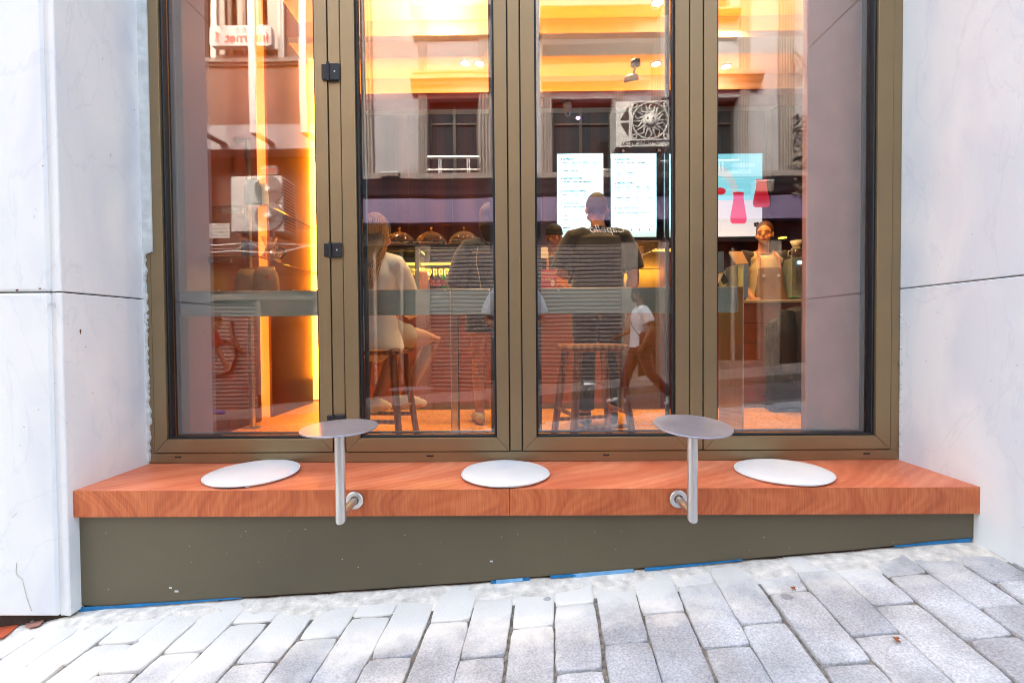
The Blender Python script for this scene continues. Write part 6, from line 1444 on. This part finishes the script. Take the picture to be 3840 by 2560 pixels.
# --- woman in a denim jacket
m_denim = fab('denim', C(26, 38, 62), .7, .2); m_bshort = fab('black_shorts', C(22, 24, 30))
c = W(1842, 1250, 3.75)
o, J, part, hp, HM, M = person('dark haired woman in a denim jacket and black shorts beside the centre post', (c.x, c.y, floor), R(8), dict(elR=(.25, .04, 1.12), wrR=(.16, .24, 1.10), elL=(-.27, -.02, 1.12), wrL=(-.20, .16, 1.02)), m_skin, 1.0, fem=True, look=(.2, -.1), build=1.02)
def f(q): torso(q, J, .045, 1.02, hem=.02, fem=False, flare=.02); sleeves(q, J, .030, 1.02, 1.9, 1.2)
jo = part('jacket', f, m_denim); part('shorts', lambda q: trousers(q, J, .022, 1.02, .42, loose=1.15), m_bshort); shoes(part, J, fab('beige_shoe', C(190, 170, 140), .1))
q = MB(); m_st = mat('stitching', C(170, 150, 110), .8)
for sx in (-1, 1):
    q.tube([VV(sx*.11, -.150, 1.38), VV(sx*.125, -.165, 1.26), VV(sx*.10, -.165, 1.14), VV(sx*.08, -.155, 1.0)], .0022, 4, m_st)
q.tube([VV(-.15, -.13, 1.34), VV(0, -.158, 1.335), VV(.15, -.13, 1.34)], .0022, 4, m_st); q.v = [tuple(M @ Vector(v)) for v in q.v]; q.build('seam_stitching', None, o)
def f(q): q.ell(hp(0, -.014, .03), (.092, .108, .106), 24, 16, None, HM); loft(q, [hp(0, -.04, .02), hp(0, -.065, -.08), hp(0, -.07, -.15)], [(.100, .07), (.108, .062), (.09, .05)], n=18)
part('hair', f, m_hairb, (.008, 3))
# --- barista with a black cap
m_tee = fab('black_tee', C(26, 24, 30)); m_leath = mat('tan_leather', C(176, 98, 44), .55, vary=.15, vscale=12, bump=.3, bscale=40)
c = W(2076, 1250, 4.95)
fz2 = .36
o, J, part, hp, HM, M = person('barista in a backward black cap and tan leather apron, looking down', (c.x, c.y, fz2), R(180+14), dict(elR=(.24, .06, 1.12), wrR=(.12, .28, 1.08), elL=(-.24, .06, 1.12), wrL=(-.12, .28, 1.08), nek=(0, .0, 1.45), hed=(0, .04, 1.62)), m_skind, 1.0, look=(0, -.22))
def f(q): torso(q, J, .018, 1.05); sleeves(q, J, .014, 1.05, .85, 1.15)
part('shirt', f, m_tee); part('trousers', lambda q: trousers(q, J, .012, 1.0), m_bshort); shoes(part, J, m_black)
def f(q): q.ell(hp(0, -.018, .055), (.088, .104, .082), 24, 14, None, HM); q.tube([hp(.085*math.cos(t), .095*math.sin(t)-.01, .035) for t in [i*math.pi/9 for i in range(18)]], .010, 8, closed=True)
part('cap', f, mat('cap_cloth', C(18, 17, 20), .8), (.007, 2)); 
def f(q): q.ell(hp(0, -.04, -.005), (.080, .062, .055), 18, 12, None, HM)
part('hair', f, m_hairb, (.007, 2))
def apron(q, J, w=.13, top=1.30, e=.135):
    q.tube([VV(0, e-.02, .70), VV(0, e, .95), VV(0, e-.004, 1.10), VV(0, e, top)], [(.19, .012), (.175, .012), (w+.02, .012), (w, .012)], 20, None, up=(1, 0, 0))
def straps(q, top=1.30, e=.135, w=.11):
    for sx in (-1, 1): q.tube([VV(sx*w, e, top-.01), VV(sx*.095, e-.03, 1.37), VV(sx*.085, .03, 1.455), VV(sx*.08, -.06, 1.43), VV(sx*.03, -.13, 1.25)], (.012), 8, None, flat=.5)
def put(nm, fn, m, rem=None): q = MB(); fn(q); q.v = [tuple(M @ Vector(v)) for v in q.v]; return q.build(nm, m, o, rem=rem)
put('apron', lambda q: apron(q, J, .105, 1.22), m_leath, (.006, 1)); put('apron_strap', lambda q: straps(q, 1.22), m_leath)
# --- woman with the mustard apron at the right
m_must = mat('mustard_apron', C(122, 86, 20), .8, vary=.12, vscale=16, bump=.4, bscale=50); m_cream = fab('cream_tee', C(192, 178, 152)); m_nav = fab('navy_sleeve', C(48, 42, 56)); m_hairr = mat('hair_brown', C(74, 44, 40), .5, vary=.3, vscale=60, bump=.4, bscale=150)
c = W(2862, 1250, 4.95)
o, J, part, hp, HM, M = person('barista with tied back hair and a mustard apron, looking to the side', (c.x, c.y, fz2), R(180), dict(elR=(.27, .02, 1.14), wrR=(.215, .22, .95), elL=(-.265, -.02, 1.12), wrL=(-.245, .14, .92), nek=(0, -.01, 1.45), hed=(.0, .02, 1.63)), m_skin, 1.0, fem=True, look=(-.62, -.02), handdir={'L': (VV(.05, .3, -1), VV(1, 0, 0), 1)}, curl=.5)
def f(q): torso(q, J, .016, 1.0, fem=True); sleeves(q, J, .014, 1.0, 1.15, 1.2)
part('shirt', f, m_cream)
def f(q):
    for s, sx in (('R', 1), ('L', -1)): q.tube([J['che'].lerp(J['nek'], .62)+VV(sx*.075, 0, 0), J['sh'+s]+VV(sx*.004, 0, .006), mid(J['sh'+s], J['el'+s], .42)], [.066, .082, .074], 16, None)
    q.tube([J['nek']+VV(.068*math.cos(t), .062*math.sin(t)+.004, -.022-.012*math.sin(t)) for t in [i*math.pi/10 for i in range(20)]], .012, 8, closed=True)
part('raglan_yoke', f, m_nav, (.008, 3)); part('trousers', lambda q: trousers(q, J, .012, 1.0), m_bshort); shoes(part, J, m_black)
put('apron', lambda q: apron(q, J, .125, 1.27, .138), m_must, (.006, 1)); put('apron_strap', lambda q: straps(q, 1.27, .138, .105), m_leath)
put('apron_button', lambda q: [q.ell(VV(sx*.075, .152, 1.185), (.017, .005, .017), 12, 8) for sx in (-1, 1)], m_white)
def f(q): q.ell(hp(0, -.018, .044), (.084, .098, .098), 24, 16, None, HM); q.ell(hp(0, -.112, .06), (.034, .032, .034), 14, 10, None, HM); q.ell(hp(0, -.045, 0), (.075, .058, .05), 14, 10, None, HM)
part('hair', f, m_hairr, (.007, 2))
# --- in the street: walking man, mirrored
m_tw = fab('white_tee', C(232, 232, 236), .7, .03); m_mar = fab('maroon_trousers', C(84, 36, 40), .6); m_sneak = mat('white_sneaker', C(232, 232, 232), .5, vary=.03)
Dm = 6.35; c = V(2400, 1250, Dm); gz = V(2468, 1520, Dm).z
def flipx(J): return J
# faces -X in the world (moves to the left in the mirror)
o, J, part, hp, HM, M = person('man in white t-shirt and maroon trousers striding past, mirrored in the glass', (c.x, c.y, gz), R(90), dict(hiR=(.085, 0, .89), hiL=(-.085, 0, .89), knR=(.09, -.12, .50), anR=(.10, -.42, .16), toR=(.11, -.36, .03), knL=(-.09, .16, .50), anL=(-.10, .26, .09), toL=(-.11, .43, .05),
    elL=(-.24, .02, 1.13), wrL=(-.20, .25, 1.02), elR=(.24, -.10, 1.13), wrR=(.22, .02, .90), hed=(0, .03, 1.62)), m_skind, (1520-1075)/1760*Dm/1.74, look=(.25, -.12))
def f(q): torso(q, J, .020, 1.05, hem=-.07, flare=.01); sleeves(q, J, .016, 1.05, .72, 1.2)
part('shirt', f, m_tw); part('trousers', lambda q: trousers(q, J, .014, 1.05), m_mar); shoes(part, J, m_sneak); shorthair(part, hp, HM, m_hairb, .006)
put('beard', lambda q: (q.ell(hp(0, .034, -.055), (.058, .056, .046), 18, 12, None, HM)), m_hairb, (.006, 2)); put('bag_strap', lambda q: q.tube([VV(-.15, .10, 1.44), VV(-.05, .155, 1.34), VV(.10, .14, 1.16), VV(.17, .05, 1.02), VV(.1, -.14, 1.1), VV(-.06, -.15, 1.35), VV(-.15, -.02, 1.47)], .012, 8, None, flat=.4), fab('teal_strap', C(80, 110, 118)))
put('shoulder_bag', lambda q: q.bbox((.16, -.17, .86), (.24, .06, 1.08), .03), mat('maroon_bag', C(96, 30, 40), .6))
# --- the photographer behind the camera
m_br = fab('brown_shorts', C(88, 60, 48))
gz = G(-.05, -2.5); c = (-.015, -2.42)
o, J, part, hp, HM, M = person('photographer in white t-shirt and brown shorts, mirrored beside the centre post', (c[0], c[1], gz), 0, dict(elR=(.26, .0, 1.12), wrR=(.12, .20, 1.04), elL=(-.26, .0, 1.12), wrL=(-.12, .20, 1.04), hed=(0, .05, 1.60), hiR=(.10, 0, .90), hiL=(-.10, 0, .90), knR=(.16, .03, .49), knL=(-.17, .03, .49), anR=(.20, -.02, .08), anL=(-.24, -.02, .08), toR=(.24, .15, .03), toL=(-.28, .15, .03)), m_skin, 1.0, look=(0, -.4), build=1.04)
def f(q): torso(q, J, .024, 1.05, hem=-.08, flare=.015); sleeves(q, J, .016, 1.05, .80, 1.25)
part('shirt', f, m_tw); part('shorts', lambda q: trousers(q, J, .020, 1.05, .85, loose=1.15), m_br); shoes(part, J, m_sneak); shorthair(part, hp, HM, m_hairb)
q = MB(); q.bbox((-.075+c[0], c[1]+.24, gz+1.0), (.065+c[0], c[1]+.30, gz+1.085), .01, m_black); q.lathe([(0, 0), (.036, 0), (.036, .05), (0, .05)], c=(c[0], c[1]+.35, gz+1.035), n=24, m=m_black, ax='y'); tag(q.build('photo_camera'), 'small black camera held at waist height by the photographer', 'camera')
# --- passer-by bending at the left, mirrored
Dm = 7.0; c = V(712, 1250, Dm); gz = V(760, 1562, Dm).z
m_redt = fab('red_top', C(190, 30, 30)); m_blu = fab('blue_sneaker', C(60, 90, 190), .2)
o, J, part, hp, HM, M = person('passer-by in a red top leaning forward, mirrored at the left marble edge', (c.x, c.y, gz), R(-90), dict(pel=(0, -.10, .92), wai=(0, .0, 1.05), che=(0, .13, 1.20), nek=(0, .28, 1.32), hed=(0, .38, 1.43), shR=(.17, .22, 1.30), shL=(-.17, .22, 1.30), elR=(.22, .26, 1.03), wrR=(.22, .38, .80), elL=(-.22, .30, 1.06), wrL=(-.20, .40, .86),
    hiR=(.09, -.08, .89), hiL=(-.09, -.08, .89), knR=(.10, .15, .52), anR=(.10, .22, .09), toR=(.11, .40, .04), knL=(-.10, -.08, .50), anL=(-.10, -.34, .14), toL=(-.10, -.2, .03)), m_skin, 1.0, look=(0, -.3))
def f(q): torso(q, J, .022, 1.05); sleeves(q, J, .018, 1.05, .9, 1.2)
part('shirt', f, m_redt); part('trousers', lambda q: trousers(q, J, .014, 1.0), m_mar); shoes(part, J, m_blu); shorthair(part, hp, HM, m_hairr)
